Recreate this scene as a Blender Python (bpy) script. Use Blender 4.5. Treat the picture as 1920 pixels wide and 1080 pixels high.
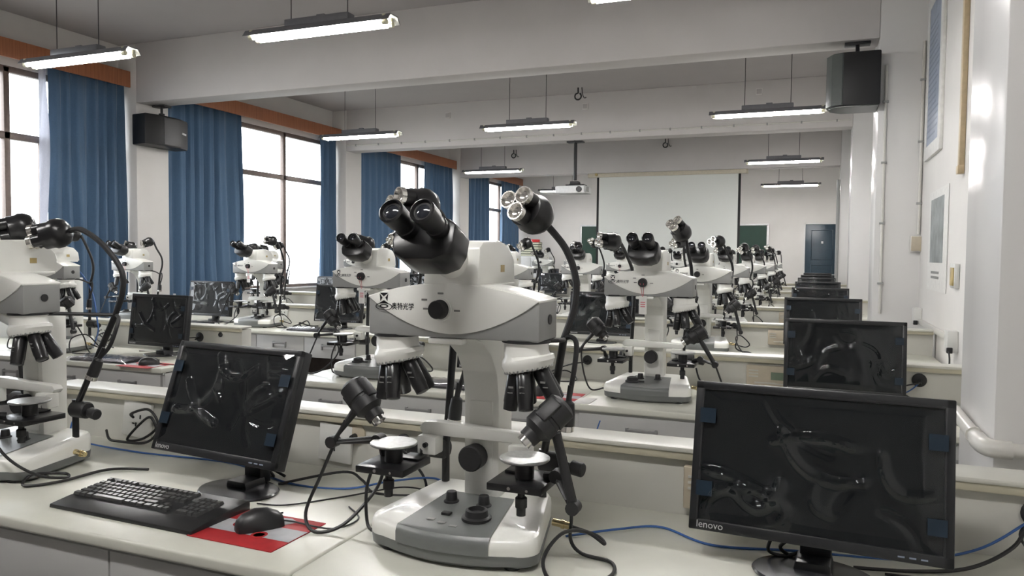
import bpy, bmesh, math, random
from mathutils import Vector, Matrix, noise as mnoise

# ------------------------------------------------------------------ camera, world, exposure
S = bpy.context.scene
COL = S.collection
for o in list(bpy.data.objects):
    bpy.data.objects.remove(o)
CAM_H = 1.45
F_PX, YAW, PIT, ROL = 1416.83, .3777, .0428, .0101


def setup_camera():
    cy, sy = math.cos(YAW), math.sin(YAW)
    f0 = Vector((-sy, cy, 0)); r0 = Vector((cy, sy, 0)); u0 = Vector((0, 0, 1))
    f = math.cos(PIT) * f0 - math.sin(PIT) * u0
    u1 = math.sin(PIT) * f0 + math.cos(PIT) * u0
    r = math.cos(ROL) * r0 + math.sin(ROL) * u1
    u = -math.sin(ROL) * r0 + math.cos(ROL) * u1
    cd = bpy.data.cameras.new('camera')
    cd.sensor_width = 36.0
    cd.lens = 36.0 * F_PX / 1920.0
    cd.clip_start = .05
    co = bpy.data.objects.new('camera', cd)
    m = Matrix((r, u, -f)).transposed().to_4x4()
    m.translation = Vector((0, 0, CAM_H))
    co.matrix_world = m
    COL.objects.link(co)
    S.camera = co


setup_camera()
SKY_STRENGTH = 6.0
TUBE_STRENGTH = 80.0
S.view_settings.view_transform = 'Standard'
S.view_settings.look = 'None'
S.view_settings.gamma = 1.0
S.view_settings.use_curve_mapping = False
S.view_settings.exposure = 0.42
W = bpy.data.worlds.new('overcast_sky')
S.world = W
W.use_nodes = True
bg = W.node_tree.nodes['Background']
bg.inputs[0].default_value = (.90, .95, 1.0, 1)
bg.inputs[1].default_value = SKY_STRENGTH

# ------------------------------------------------------------------ materials
MATS = {}


def mat(name, col, rough=.5, metal=0., var=.06, scale=30., bump=0., spec=.5, coat=0., emit=None):
    if name in MATS:
        return MATS[name]
    m = bpy.data.materials.new(name); m.use_nodes = True
    nt = m.node_tree; b = nt.nodes['Principled BSDF']
    tc = nt.nodes.new('ShaderNodeTexCoord')
    n = nt.nodes.new('ShaderNodeTexNoise'); n.inputs['Scale'].default_value = scale; n.inputs['Detail'].default_value = 3
    nt.links.new(tc.outputs['Object'], n.inputs['Vector'])
    r = nt.nodes.new('ShaderNodeValToRGB')
    r.color_ramp.elements[0].position = .3; r.color_ramp.elements[1].position = .7
    r.color_ramp.elements[0].color = [c * (1 - var) for c in col] + [1]
    r.color_ramp.elements[1].color = [min(1, c * (1 + var)) for c in col] + [1]
    nt.links.new(n.outputs['Fac'], r.inputs['Fac'])
    nt.links.new(r.outputs['Color'], b.inputs['Base Color'])
    b.inputs['Roughness'].default_value = rough
    b.inputs['Metallic'].default_value = metal
    b.inputs['Specular IOR Level'].default_value = spec
    b.inputs['Coat Weight'].default_value = coat
    if bump:
        bp = nt.nodes.new('ShaderNodeBump'); bp.inputs['Strength'].default_value = bump
        bp.inputs['Distance'].default_value = .002
        nt.links.new(n.outputs['Fac'], bp.inputs['Height'])
        nt.links.new(bp.outputs['Normal'], b.inputs['Normal'])
    if emit:
        b.inputs['Emission Color'].default_value = (*emit[0], 1)
        b.inputs['Emission Strength'].default_value = emit[1]
    MATS[name] = m
    return m


def film_mat(name, ior, rough, tint=(1, 1, 1), extra=0.):
    m = bpy.data.materials.new(name); m.use_nodes = True
    nt = m.node_tree
    for n in list(nt.nodes):
        nt.nodes.remove(n)
    out = nt.nodes.new('ShaderNodeOutputMaterial')
    mix = nt.nodes.new('ShaderNodeMixShader')
    tr = nt.nodes.new('ShaderNodeBsdfTransparent'); tr.inputs[0].default_value = (*tint, 1)
    gl = nt.nodes.new('ShaderNodeBsdfGlossy'); gl.inputs['Roughness'].default_value = rough
    gl.inputs[0].default_value = (.95, .95, .95, 1)
    fr = nt.nodes.new('ShaderNodeFresnel')
    ge = nt.nodes.new('ShaderNodeNewGeometry')
    mr = nt.nodes.new('ShaderNodeMapRange')          # thin sheet: same reflectance seen from either side
    mr.inputs['To Min'].default_value = ior; mr.inputs['To Max'].default_value = 1 / ior
    nt.links.new(ge.outputs['Backfacing'], mr.inputs['Value']); nt.links.new(mr.outputs[0], fr.inputs[0])
    ad = nt.nodes.new('ShaderNodeMath'); ad.operation = 'ADD'; ad.use_clamp = True; ad.inputs[1].default_value = extra
    nt.links.new(fr.outputs[0], ad.inputs[0]); nt.links.new(ad.outputs[0], mix.inputs[0])
    nt.links.new(tr.outputs[0], mix.inputs[1]); nt.links.new(gl.outputs[0], mix.inputs[2])
    nt.links.new(mix.outputs[0], out.inputs[0])
    MATS[name] = m
    return m


def grain_mat(name, c1, c2, scale, rough=.5, axis=(0, 1, 0), distort=2.):
    m = bpy.data.materials.new(name); m.use_nodes = True
    nt = m.node_tree; b = nt.nodes['Principled BSDF']
    tc = nt.nodes.new('ShaderNodeTexCoord')
    mp = nt.nodes.new('ShaderNodeMapping'); mp.inputs['Scale'].default_value = axis
    n = nt.nodes.new('ShaderNodeTexNoise'); n.inputs['Scale'].default_value = scale; n.inputs['Detail'].default_value = 4
    n.inputs['Distortion'].default_value = distort * .1
    r = nt.nodes.new('ShaderNodeValToRGB')
    r.color_ramp.elements[0].position = .32; r.color_ramp.elements[1].position = .68
    r.color_ramp.elements[0].color = (*c1, 1); r.color_ramp.elements[1].color = (*c2, 1)
    nt.links.new(tc.outputs['Object'], mp.inputs[0]); nt.links.new(mp.outputs[0], n.inputs['Vector'])
    nt.links.new(n.outputs['Fac'], r.inputs[0]); nt.links.new(r.outputs[0], b.inputs['Base Color'])
    b.inputs['Roughness'].default_value = rough
    MATS[name] = m
    return m


def cloth_mat(name, col, trans):
    m = bpy.data.materials.new(name); m.use_nodes = True
    nt = m.node_tree; b = nt.nodes['Principled BSDF']
    out = nt.nodes['Material Output']
    tc = nt.nodes.new('ShaderNodeTexCoord')
    n = nt.nodes.new('ShaderNodeTexNoise'); n.inputs['Scale'].default_value = 90; n.inputs['Detail'].default_value = 5
    nt.links.new(tc.outputs['Object'], n.inputs['Vector'])
    r = nt.nodes.new('ShaderNodeValToRGB')
    r.color_ramp.elements[0].color = [c * .8 for c in col] + [1]; r.color_ramp.elements[1].color = [c * 1.2 for c in col] + [1]
    nt.links.new(n.outputs['Fac'], r.inputs[0]); nt.links.new(r.outputs[0], b.inputs['Base Color'])
    b.inputs['Roughness'].default_value = .85
    b.inputs['Sheen Weight'].default_value = .2
    t = nt.nodes.new('ShaderNodeBsdfTranslucent'); t.inputs[0].default_value = (*col, 1)
    mix = nt.nodes.new('ShaderNodeMixShader'); mix.inputs[0].default_value = trans
    nt.links.new(b.outputs[0], mix.inputs[1]); nt.links.new(t.outputs[0], mix.inputs[2]); nt.links.new(mix.outputs[0], out.inputs[0])
    MATS[name] = m
    return m


WALL = mat('wall_paint', (.72, .70, .672), .7, var=.02, scale=3, bump=.05)
PILLAR = mat('pillar_gloss_paint', (.74, .73, .715), .24, var=.015, scale=3, spec=.14)
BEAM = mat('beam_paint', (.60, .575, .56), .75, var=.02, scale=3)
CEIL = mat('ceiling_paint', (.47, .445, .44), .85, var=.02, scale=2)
FLOOR = mat('terrazzo_floor', (.22, .21, .20), .4, var=.25, scale=120)
WHITE = mat('microscope_white', (.90, .90, .85), .28, var=.015, scale=8, coat=.2)
GREY = mat('microscope_grey', (.31, .315, .305), .4, var=.03, scale=20)
BASEGREY = mat('microscope_base_grey', (.15, .158, .155), .35, var=.03, scale=20)
BLACK = mat('black_enamel', (.012, .012, .013), .28, var=.1)
BLACKM = mat('black_matt', (.016, .016, .017), .5, var=.1)
RUBBER = mat('black_rubber', (.013, .013, .014), .55, var=.15, scale=80)
CHROME = mat('chrome', (.75, .74, .72), .18, 1.0, var=.05)
STEEL = mat('brushed_steel', (.55, .56, .55), .35, 1.0, var=.12, scale=90)
GOLD = mat('gold_plated', (.75, .62, .36), .25, 1.0, var=.08)
LEDREF = mat('lamp_reflector', (.82, .80, .76), .15, .9, var=.05, scale=200)
LENS = mat('coated_lens', (.02, .022, .028), .12, var=.1, spec=.5)
DESK = mat('bench_laminate', (.64, .64, .565), .30, var=.03, scale=14)
EDGE = mat('bench_edge', (.50, .50, .45), .35, var=.03, scale=30)
FRONT = mat('bench_front', (.46, .46, .45), .5, var=.02, scale=10)
LEDGEW = mat('ledge_panel', (.54, .535, .49), .42, var=.02, scale=8)
LEDGETOP = mat('ledge_lid', (.60, .595, .54), .35, var=.02, scale=8)
LIP = mat('ledge_lip', (.50, .47, .36), .45, var=.08, scale=12)
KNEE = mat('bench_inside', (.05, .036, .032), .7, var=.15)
HANDLE = mat('drawer_handle', (.28, .28, .28), .4, .5, var=.05)
HANDIN = mat('drawer_handle_recess', (.62, .62, .63), .35, .2, var=.05)
BEZEL = mat('monitor_bezel', (.014, .015, .017), .35, var=.1)
SCREEN = mat('monitor_screen', (.006, .0075, .009), .5, var=.05, spec=.12)
MBASE = mat('monitor_base', (.035, .036, .04), .22, var=.05)
FILM = film_mat('protective_film', 1.52, .05)
GLASS = film_mat('window_glass', 1.45, .02)
BAG = film_mat('crinkled_plastic', 1.5, .12, (.93, .92, .97), .12)
TAPE = mat('blue_tape', (.008, .020, .036), .35, var=.1)
PRINT = mat('silver_print', (.62, .62, .62), .4, .3, var=.05)
INK = mat('black_print', (.01, .01, .012), .5)
FADED = mat('faded_print', (.24, .28, .36), .5)
GREYINK = mat('grey_print', (.22, .22, .21), .5)
KEYB = mat('keyboard_case', (.014, .014, .015), .38, var=.1)
KEYC = mat('key_cap', (.055, .055, .055), .32, var=.12, scale=60)
RED = mat('mousepad_red', (.34, .012, .016), .55, var=.08, scale=60)
PADGREY = mat('mousepad_grey', (.42, .43, .45), .55, var=.08)
CABLE = mat('black_cable', (.012, .012, .013), .45)
BLUEC = mat('blue_cable', (.035, .11, .33), .45)
PLATE = mat('white_socket_plastic', (.70, .70, .67), .3, var=.02)
BEIGE = mat('beige_panel', (.50, .44, .34), .45, var=.05)
LCD = mat('green_lcd', (.16, .21, .15), .2, var=.05)
WOOD = grain_mat('orange_pelmet_wood', (.30, .105, .045), (.42, .16, .07), 6, .42, (1, 9, .35))
FRAME = mat('bronze_window_frame', (.19, .15, .13), .4, .3, var=.1)
SILL = mat('window_sill', (.60, .60, .60), .4)
CURT = cloth_mat('blue_curtain', (.060, .112, .185), .05)
LINING = cloth_mat('curtain_lining', (.52, .53, .60), .35)
REFL = mat('lamp_tray_grey', (.17, .17, .185), .45, var=.05)
SOCK = mat('lamp_socket', (.62, .60, .45), .4)
TUBE = mat('fluorescent_tube', (1, 1, 1), .3, emit=((1.0, .975, .96), TUBE_STRENGTH))
WIRE = mat('lamp_wire', (.06, .055, .055), .6)
SPK = mat('speaker_black', (.012, .012, .013), .45, var=.12, scale=200, bump=.2)
SPKG = mat('speaker_bottom', (.07, .08, .075), .3)
DOORM = mat('door_dark_blue', (.012, .035, .055), .32, var=.1)
BOARD = mat('chalkboard_green', (.012, .042, .028), .6, var=.12, scale=5)
SCRW = mat('projection_white', (.80, .82, .78), .8, var=.005)
SCRB = mat('projection_border', (.012, .012, .012), .7)
HOUS = mat('screen_case_beige', (.60, .55, .44), .45)
PROJ = mat('projector_white', (.72, .73, .73), .35)
PIPE = mat('pipe_plastic', (.66, .645, .60), .3, var=.03)
TANW = mat('tan_batten', (.48, .38, .24), .4, var=.08)
PAPERB = mat('poster_blue', (.30, .35, .44), .45, var=.12, scale=6)
PAPERG = mat('poster_grey', (.22, .25, .25), .35, var=.45, scale=7)
PAPER = mat('paper_white', (.74, .73, .70), .6)
BRASS = mat('old_switch', (.45, .34, .14), .4, var=.25, scale=12)
REDP = mat('red_plastic', (.5, .02, .02), .4)
PINK = mat('red_string', (.6, .12, .15), .6)
BOOKC = mat('book_cream', (.55, .55, .42), .6)
BOOKD = mat('book_dark', (.06, .07, .05), .6)

# ------------------------------------------------------------------ mesh helpers


class MB:
    def __init__(s):
        s.bm = bmesh.new()

    def box(s, c, d, bev=0., m=None, seg=2):
        t = bmesh.new()
        bmesh.ops.create_cube(t, size=1)
        for v in t.verts:
            v.co = Vector((v.co.x * d[0], v.co.y * d[1], v.co.z * d[2]))
        if bev:
            bmesh.ops.bevel(t, geom=list(t.edges), offset=bev, segments=seg, affect='EDGES', profile=.5)
        for v in t.verts:
            v.co = v.co + Vector(c)
        s.add(t, m)
        return s

    def add(s, t, m=None):
        if m is not None:
            bmesh.ops.transform(t, matrix=m, verts=t.verts)
        me = bpy.data.meshes.new('tmp'); t.to_mesh(me); t.free()
        s.bm.from_mesh(me); bpy.data.meshes.remove(me)

    def lathe(s, prof, n=24, m=None):
        t = bmesh.new(); rings = []
        for r, z in prof:
            if r < 1e-6:
                rings.append([t.verts.new((0, 0, z))])
            else:
                rings.append([t.verts.new((r * math.cos(2 * math.pi * i / n), r * math.sin(2 * math.pi * i / n), z)) for i in range(n)])
        for a, b in zip(rings, rings[1:]):
            for i in range(n):
                j = (i + 1) % n
                q = [a[i % len(a)], a[j % len(a)], b[j % len(b)], b[i % len(b)]]
                u = []
                for v in q:
                    if v not in u:
                        u.append(v)
                if len(u) > 2:
                    try:
                        t.faces.new(u)
                    except ValueError:
                        pass
        for rg in (rings[0], rings[-1]):
            if len(rg) > 1:
                t.faces.new(rg)
        bmesh.ops.recalc_face_normals(t, faces=t.faces)
        s.add(t, m)
        return s

    def cyl(s, p0, p1, r, n=16, r1=None, bev=0.):
        p0, p1 = Vector(p0), Vector(p1); L = (p1 - p0).length
        r1 = r if r1 is None else r1
        m = aim(p0, p1 - p0)
        if bev:
            s.lathe([(r - bev, 0), (r, bev), (r1, L - bev), (r1 - bev, L)], n, m)
        else:
            s.lathe([(r, 0), (r1, L)], n, m)
        return s

    def tube(s, pts, r, n=8, sub=6, smooth=True):
        pts = [Vector(p) for p in pts]
        P = []
        if smooth and len(pts) > 2:
            for i in range(len(pts) - 1):
                a = pts[max(i - 1, 0)]; b = pts[i]; c = pts[i + 1]; d = pts[min(i + 2, len(pts) - 1)]
                for k in range(sub):
                    t = k / sub
                    P.append(.5 * ((2 * b) + (c - a) * t + (2 * a - 5 * b + 4 * c - d) * t * t + (3 * b - a - 3 * c + d) * t ** 3))
            P.append(pts[-1])
        else:
            P = pts
        t = bmesh.new(); rings = []
        up = Vector((0, 0, 1)); T = (P[1] - P[0]).normalized()
        nrm = T.cross(up)
        if nrm.length < .05:
            nrm = T.cross(Vector((1, 0, 0)))
        nrm.normalize()
        for i, p in enumerate(P):
            T = (P[min(i + 1, len(P) - 1)] - P[max(i - 1, 0)])
            if T.length < 1e-9:
                T = Vector((0, 0, 1))
            T.normalize()
            nrm = (nrm - T * nrm.dot(T)); nrm.normalize()
            bn = T.cross(nrm)
            rr = r[i * (len(r) - 1) // max(1, len(P) - 1)] if isinstance(r, (list, tuple)) else r
            rings.append([t.verts.new(p + nrm * rr * math.cos(2 * math.pi * k / n) + bn * rr * math.sin(2 * math.pi * k / n)) for k in range(n)])
        for a, b in zip(rings, rings[1:]):
            for k in range(n):
                t.faces.new((a[k], a[(k + 1) % n], b[(k + 1) % n], b[k]))
        t.faces.new(rings[0]); t.faces.new(rings[-1])
        bmesh.ops.recalc_face_normals(t, faces=t.faces)
        s.add(t)
        return s

    def prism(s, poly, d0, d1, plane='XZ', bev=0., m=None, seg=2):
        """extrude a 2D polygon; plane XZ -> along y, YZ -> along x, XY -> along z"""
        t = bmesh.new()

        def P(a, b, d):
            return {'XZ': (a, d, b), 'YZ': (d, a, b), 'XY': (a, b, d)}[plane]
        A = [t.verts.new(P(a, b, d0)) for a, b in poly]
        B = [t.verts.new(P(a, b, d1)) for a, b in poly]
        t.faces.new(A); t.faces.new(B)
        n = len(poly)
        for i in range(n):
            t.faces.new((A[i], A[(i + 1) % n], B[(i + 1) % n], B[i]))
        bmesh.ops.recalc_face_normals(t, faces=t.faces)
        if bev:
            es = [e for e in t.edges if e.calc_face_angle(0) > .35]
            bmesh.ops.bevel(t, geom=es, offset=bev, segments=seg, affect='EDGES', profile=.5)
        s.add(t, m)
        return s

    def loft(s, rings, cap=True):
        t = bmesh.new()
        R = [[t.verts.new(p) for p in rg] for rg in rings]
        n = len(R[0])
        for a, b in zip(R, R[1:]):
            for k in range(n):
                t.faces.new((a[k], a[(k + 1) % n], b[(k + 1) % n], b[k]))
        if cap:
            t.faces.new(R[0]); t.faces.new(R[-1])
        bmesh.ops.recalc_face_normals(t, faces=t.faces)
        s.add(t)
        return s

    def grid(s, fn, nu, nv, m=None):
        t = bmesh.new()
        V = [[t.verts.new(fn(i / nu, j / nv)) for i in range(nu + 1)] for j in range(nv + 1)]
        for j in range(nv):
            for i in range(nu):
                t.faces.new((V[j][i], V[j][i + 1], V[j + 1][i + 1], V[j + 1][i]))
        s.add(t, m)
        return s

    def mesh(s, name, sharp=.6, solid=0.):
        if solid:
            bmesh.ops.solidify(s.bm, geom=s.bm.faces[:], thickness=solid)
        me = bpy.data.meshes.new(name)
        s.bm.to_mesh(me); s.bm.free()
        me.shade_smooth()
        me.set_sharp_from_angle(angle=sharp)
        return me


def aim(p, d):
    d = Vector(d).normalized()
    q = Vector((0, 0, 1)).rotation_difference(d)
    m = q.to_matrix().to_4x4(); m.translation = Vector(p)
    return m


def link(name, me, m, parent=None, label=None, loc=None):
    if m is not None and len(me.materials) == 0:
        me.materials.append(m)
    o = bpy.data.objects.new(name, me)
    COL.objects.link(o)
    if parent:
        o.parent = parent
    if loc:
        o.location = loc
    if label:
        o['label'] = label
    return o


CACHE = {}


def part(name, key, fn, m, parent, label=None):
    """a part whose mesh is shared between alike things"""
    if key not in CACHE:
        CACHE[key] = fn().mesh(name)
    return link(name, CACHE[key], m, parent, label)


def obj(name, mb, m, parent=None, label=None):
    return link(name, mb.mesh(name), m, parent, label)


def thing(name, label, cat, loc=(0, 0, 0), rz=0., group=None):
    o = bpy.data.objects.new(name, None)
    o.empty_display_size = .05
    COL.objects.link(o)
    o.location = loc; o.rotation_euler = (0, 0, rz)
    tag(o, label, cat, group)
    return o


def tag(o, label, cat, group=None):
    o['label'] = label; o['category'] = cat
    if group:
        o['group'] = group
    return o


def struct(name, mb, m, parent=None):
    o = obj(name, mb, m, parent)
    if not parent:
        o['kind'] = 'structure'
    return o


def text_mb(txt, size, m):
    cu = bpy.data.curves.new('txt', 'FONT'); cu.body = txt; cu.size = size; cu.extrude = .0003; cu.offset = .00012 if ord(txt[0]) > 255 else 0
    cu.align_x = 'CENTER'; cu.align_y = 'CENTER'
    cu.resolution_u = 3
    o = bpy.data.objects.new('txt', cu); COL.objects.link(o)
    bpy.context.view_layer.update()
    ev = o.evaluated_get(bpy.context.evaluated_depsgraph_get())
    me = ev.to_mesh()
    t = MB(); t.bm.from_mesh(me)
    ev.to_mesh_clear()
    bpy.data.objects.remove(o); bpy.data.curves.remove(cu)
    bmesh.ops.transform(t.bm, matrix=m, verts=t.bm.verts)
    return t


STAND = Matrix.Rotation(math.pi / 2, 4, 'X')      # text lying in XY stands up facing -y
ORD = ['front', 'second', 'third', 'fourth', 'fifth', 'sixth', 'seventh', 'eighth']

# ------------------------------------------------------------------ room shell
XL, XR, YB, YE, ZC = -8.06, .82, -6.6, 20.7, 4.0
PXL, PXR = -7.77, .473
BEAMY = [-2.2, 2.4, 7.0, 11.5, 16.2]
BD = .5
struct('floor', MB().box(((XL + XR) / 2, (YB + YE) / 2, -.05), (XR - XL + .8, YE - YB + .6, .1)), FLOOR)
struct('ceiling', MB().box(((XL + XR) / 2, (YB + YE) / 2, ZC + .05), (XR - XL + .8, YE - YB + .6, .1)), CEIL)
struct('wall_back', MB().box(((XL + XR) / 2, YE + .1, ZC / 2), (XR - XL + .8, .2, ZC)), WALL)
struct('wall_front', MB().box(((XL + XR) / 2, YB - .1, ZC / 2), (XR - XL + .8, .2, ZC)), WALL)
struct('wall_right', MB().box((XR + .1, (YB + YE) / 2, ZC / 2), (.2, YE - YB + .4, ZC)), WALL)
GROUND = mat('outside_ground', (.16, .16, .14), .9, var=.2, scale=.5)
struct('trim_40', MB().box((-48.4, 9, -4.6), (80, 110, .2)), GROUND)  # unseen outdoor ground, added to cut sky light rising through the windows
# left wall: sill wall, head wall and piers around the openings
WZ0, WZ1 = .88, 3.43
wl = MB()
wl.box((XL - .12, (YB + YE) / 2, WZ0 / 2), (.24, YE - YB + .4, WZ0))
wl.box((XL - .12, (YB + YE) / 2, (ZC + WZ1) / 2), (.24, YE - YB + .4, ZC - WZ1))
BAYS = []
edges = [YB] + [y for b in BEAMY for y in (b, b + BD)] + [YE]
prev = YB
for b in BEAMY:
    wl.box((XL - .12, b + BD / 2, (WZ0 + WZ1) / 2), (.24, BD - .1, WZ1 - WZ0))
wl.box((XL - .12, YE - .05, (WZ0 + WZ1) / 2), (.24, .3, WZ1 - WZ0))
wl.box((XL - .12, (YB + 2.4) / 2, (WZ0 + WZ1) / 2), (.24, 2.4 - YB + .1, WZ1 - WZ0))  # unseen window bays walled shut, added to keep the room's rear dark
struct('wall_left', wl, WALL)
# columns, pilasters and cross beams of the frame
for i, b in enumerate(BEAMY):
    struct('trim_%d' % (i + 1), MB().box(((XL + PXL) / 2 - .1, b + BD / 2, ZC / 2), (PXL - XL + .2, BD, ZC), .012), WALL)
    struct('trim_%d' % (i + 11), MB().box(((XR + PXR) / 2 + .1, b + BD / 2, ZC / 2), (XR - PXR + .2, BD, ZC), .012), PILLAR)
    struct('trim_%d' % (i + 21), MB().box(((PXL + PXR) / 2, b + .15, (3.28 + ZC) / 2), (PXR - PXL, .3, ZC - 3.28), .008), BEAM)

# windows
BAYY = [(2.9, 7.0), (7.5, 11.5), (12.0, 16.2), (16.7, 20.6)]
for k, (a, b) in enumerate(BAYY):
    w = bpy.data.objects.new('window_%d' % (k + 1), None); COL.objects.link(w); w['kind'] = 'structure'
    xw = XL - .05
    fr = MB(); dz0, dz1, tr = WZ0, WZ1, 2.69
    a1, b1 = a - .02, b + .02
    for z, h in ((dz0 + .03, .06), (dz1 - .03, .07), (tr, .075)):
        fr.box((xw, (a1 + b1) / 2, z), (.07, b1 - a1, h), .004)
    n = 3
    ys = [a + .03] + [a + (b - a) * t for t in (.33, .665)] + [b - .03]
    ys = [a + .03, a + 1.35, a + 2.7, b - .03]
    for y in ys:
        fr.box((xw, y, (dz0 + dz1) / 2), (.07, .065, dz1 - dz0 - .02), .004)
    if k == 0:
        fr.box((xw + .02, a + 3.1, (dz0 + tr) / 2), (.045, .07, tr - dz0 - .08), .003)
    obj('window_frame', fr, FRAME, w)
    for y0, y1 in zip(ys, ys[1:]):
        for z0, z1 in ((dz0 + .06, tr - .037), (tr + .037, dz1 - .06)):
            obj('pane', MB().box((xw - .01, (y0 + y1) / 2, (z0 + z1) / 2), (.003, y1 - y0 - .06, z1 - z0)), GLASS, w)
    obj('window_sill', MB().box((XL - .06, (a + b) / 2, WZ0 - .005), (.22, b - a, .03), .006), SILL, w)
    la = bpy.data.lights.new('window_portal', 'AREA'); la.shape = 'RECTANGLE'
    la.size = b - a; la.size_y = WZ1 - WZ0; la.cycles.is_portal = True
    lo = bpy.data.objects.new('window_portal', la); COL.objects.link(lo)
    lo.matrix_world = Matrix(((0, 0, -1, xw - .12), (1, 0, 0, (a + b) / 2), (0, -1, 0, (WZ0 + WZ1) / 2), (0, 0, 0, 1)))

# pelmets
PLAB = ['orange wood pelmet over the nearest window on the left', 'orange wood pelmet over the second window, behind the black speaker',
        'short-looking orange wood pelmet over the third window', 'orange wood pelmet over the farthest window, near the end wall']
for k, (a, b) in enumerate(BAYY[:4]):
    p = thing('pelmet', PLAB[k], 'pelmet', (-7.87, (a + b) / 2, 3.47), 0, 'curtain pelmets')
    obj('board', MB().box((0, 0, .098), (.022, b - a, .195), .002), WOOD, p)
    obj('top_board', MB().box((-.10, 0, .187), (.178, b - a, .016), .002), WOOD, p)

# curtains


def curtain(y0, y1, folds, seed, label, lining=False, z0=.62, flare=0.):
    def fn(u, v):
        z = 3.56 + (z0 - 3.56) * v
        y = y0 + (y1 - y0) * u
        n1 = mnoise.noise(Vector((u * 3.1, v * .55, seed * 7.7)))
        n2 = mnoise.noise(Vector((u * 6.0 + 9, v * .9, seed * 3.3)))
        k = u * folds + .75 * n1 + .10 * v * math.sin(5 * u + seed)
        amp = .050 * (.45 + .55 * min(1, v * 2.5)) * (.65 + .7 * abs(n2) + .25 * n1)
        w = math.sin(2 * math.pi * k)
        x = -7.962 + amp * (math.copysign(abs(w) ** .75, w) + .3 * math.sin(4 * math.pi * k + seed)) + .014 * math.sin(4 * v + 6 * u)
        y += .02 * math.sin(6 * v + 9 * u + seed) * v + flare * (v ** 1.5) * u
        return (max(x, -8.045), y, z)
    o = obj('curtain', MB().grid(fn, folds * 20, 16), CURT)
    tag(o, label, 'curtain', 'blue window curtains')
    return o


curtain(6.0, 6.98, 6, 1, 'wide blue curtain on the nearest window, left of the hanging speaker')
curtain(7.62, 9.05, 7, 2, 'blue curtain behind the left speaker, at the near side of the second window')
curtain(11.0, 11.47, 5, 3, 'narrow blue curtain on the far side of the second window')
curtain(12.2, 13.78, 7, 4, 'blue curtain on the near side of the third window')
curtain(14.75, 16.1, 6, 5, 'blue curtain on the far side of the third window', flare=.05)
curtain(16.9, 18.42, 7, 6, 'blue curtain on the near side of the farthest window')
curtain(19.15, 20.55, 7, 7, 'blue curtain on the far side of the farthest window, by the end wall')


def lining_fn(u, v):
    z = 3.48 + (.75 - 3.48) * v
    y = 5.90 + .10 * u - .05 * math.sin(7 * v + 1) * (1 - u) * v ** .5 - .05 * v * (1 - u)
    return (-7.985 + .03 * math.sin(9 * v + 5 * u), y, z)


tag(obj('curtain_lining', MB().grid(lining_fn, 8, 40), LINING), 'pale grey lining edge hanging loose beside the nearest blue curtain', 'curtain')

# end wall: door, chalkboard, projection screen
d = bpy.data.objects.new('door_1', None); COL.objects.link(d); d['kind'] = 'structure'
obj('door_leaf', MB().box((.215, YE - .03, 1.16), (.80, .05, 2.32), .005), DOORM, d)
for zc, h in ((1.80, .74), (.92, .74), (.3, .3)):
    fm = MB()
    for s in (-1, 1):
        fm.box((.215 + s * .25, YE - .06, zc), (.02, .014, h), .003)
        fm.box((.215, YE - .06, zc + s * h / 2), (.52, .014, .02), .003)
    obj('door_panel', fm, DOORM, d)
obj('door_frame', MB().box((-.20, YE - .03, 1.17), (.04, .07, 2.36), .004).box((.635, YE - .03, 1.17), (.04, .07, 2.36), .004).box((.215, YE - .03, 2.34), (.87, .07, .04), .004), PILLAR, d)
obj('door_handle', MB().cyl((.52, YE - .06, 1.05), (.52, YE - .11, 1.05), .012).cyl((.52, YE - .11, 1.05), (.42, YE - .11, 1.05), .010), STEEL, d)
obj('door_mark', MB().box((.22, YE - .058, 1.86), (.05, .006, .06), .002), PRINT, d)
cb = thing('chalkboard', 'dark green chalkboard on the end wall, half hidden by the screen', 'chalkboard', (-3.6, YE - .04, 1.0))
obj('board', MB().box((0, .01, .65), (4.98, .03, 1.30)), BOARD, cb)
fb = MB()
for s in (-1, 1):
    fb.box((s * 2.51, 0, .65), (.05, .05, 1.36), .004); fb.box((0, 0, .65 + s * .665), (5.06, .05, .045), .004)
obj('frame', fb, PRINT, cb)
sc = thing('projection_screen', 'large white pull-down projection screen below the far beam', 'screen', (-2.97, 16.30, 3.28))
obj('screen_case', MB().box((0, 0, -.045), (3.34, .10, .085), .008), HOUS, sc)
for s in (-1, 1):
    obj('case_end', MB().cyl((s * 1.67, 0, -.045), (s * 1.70, 0, -.045), .05), HOUS, sc)
obj('screen_sheet', MB().box((.03, 0, -1.27), (2.96, .004, 2.37)), SCRW, sc)
for s in (-1, 1):
    obj('screen_border', MB().box((.03 + s * 1.505, 0, -1.27), (.05, .005, 2.37)), SCRB, sc)
obj('bottom_bar', MB().box((.03, 0, -2.47), (3.1, .03, .035), .006), SCRB, sc)
obj('case_knob', MB().cyl((-1.50, -.05, -.03), (-1.50, -.08, -.03), .03), BRASS, sc)

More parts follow.
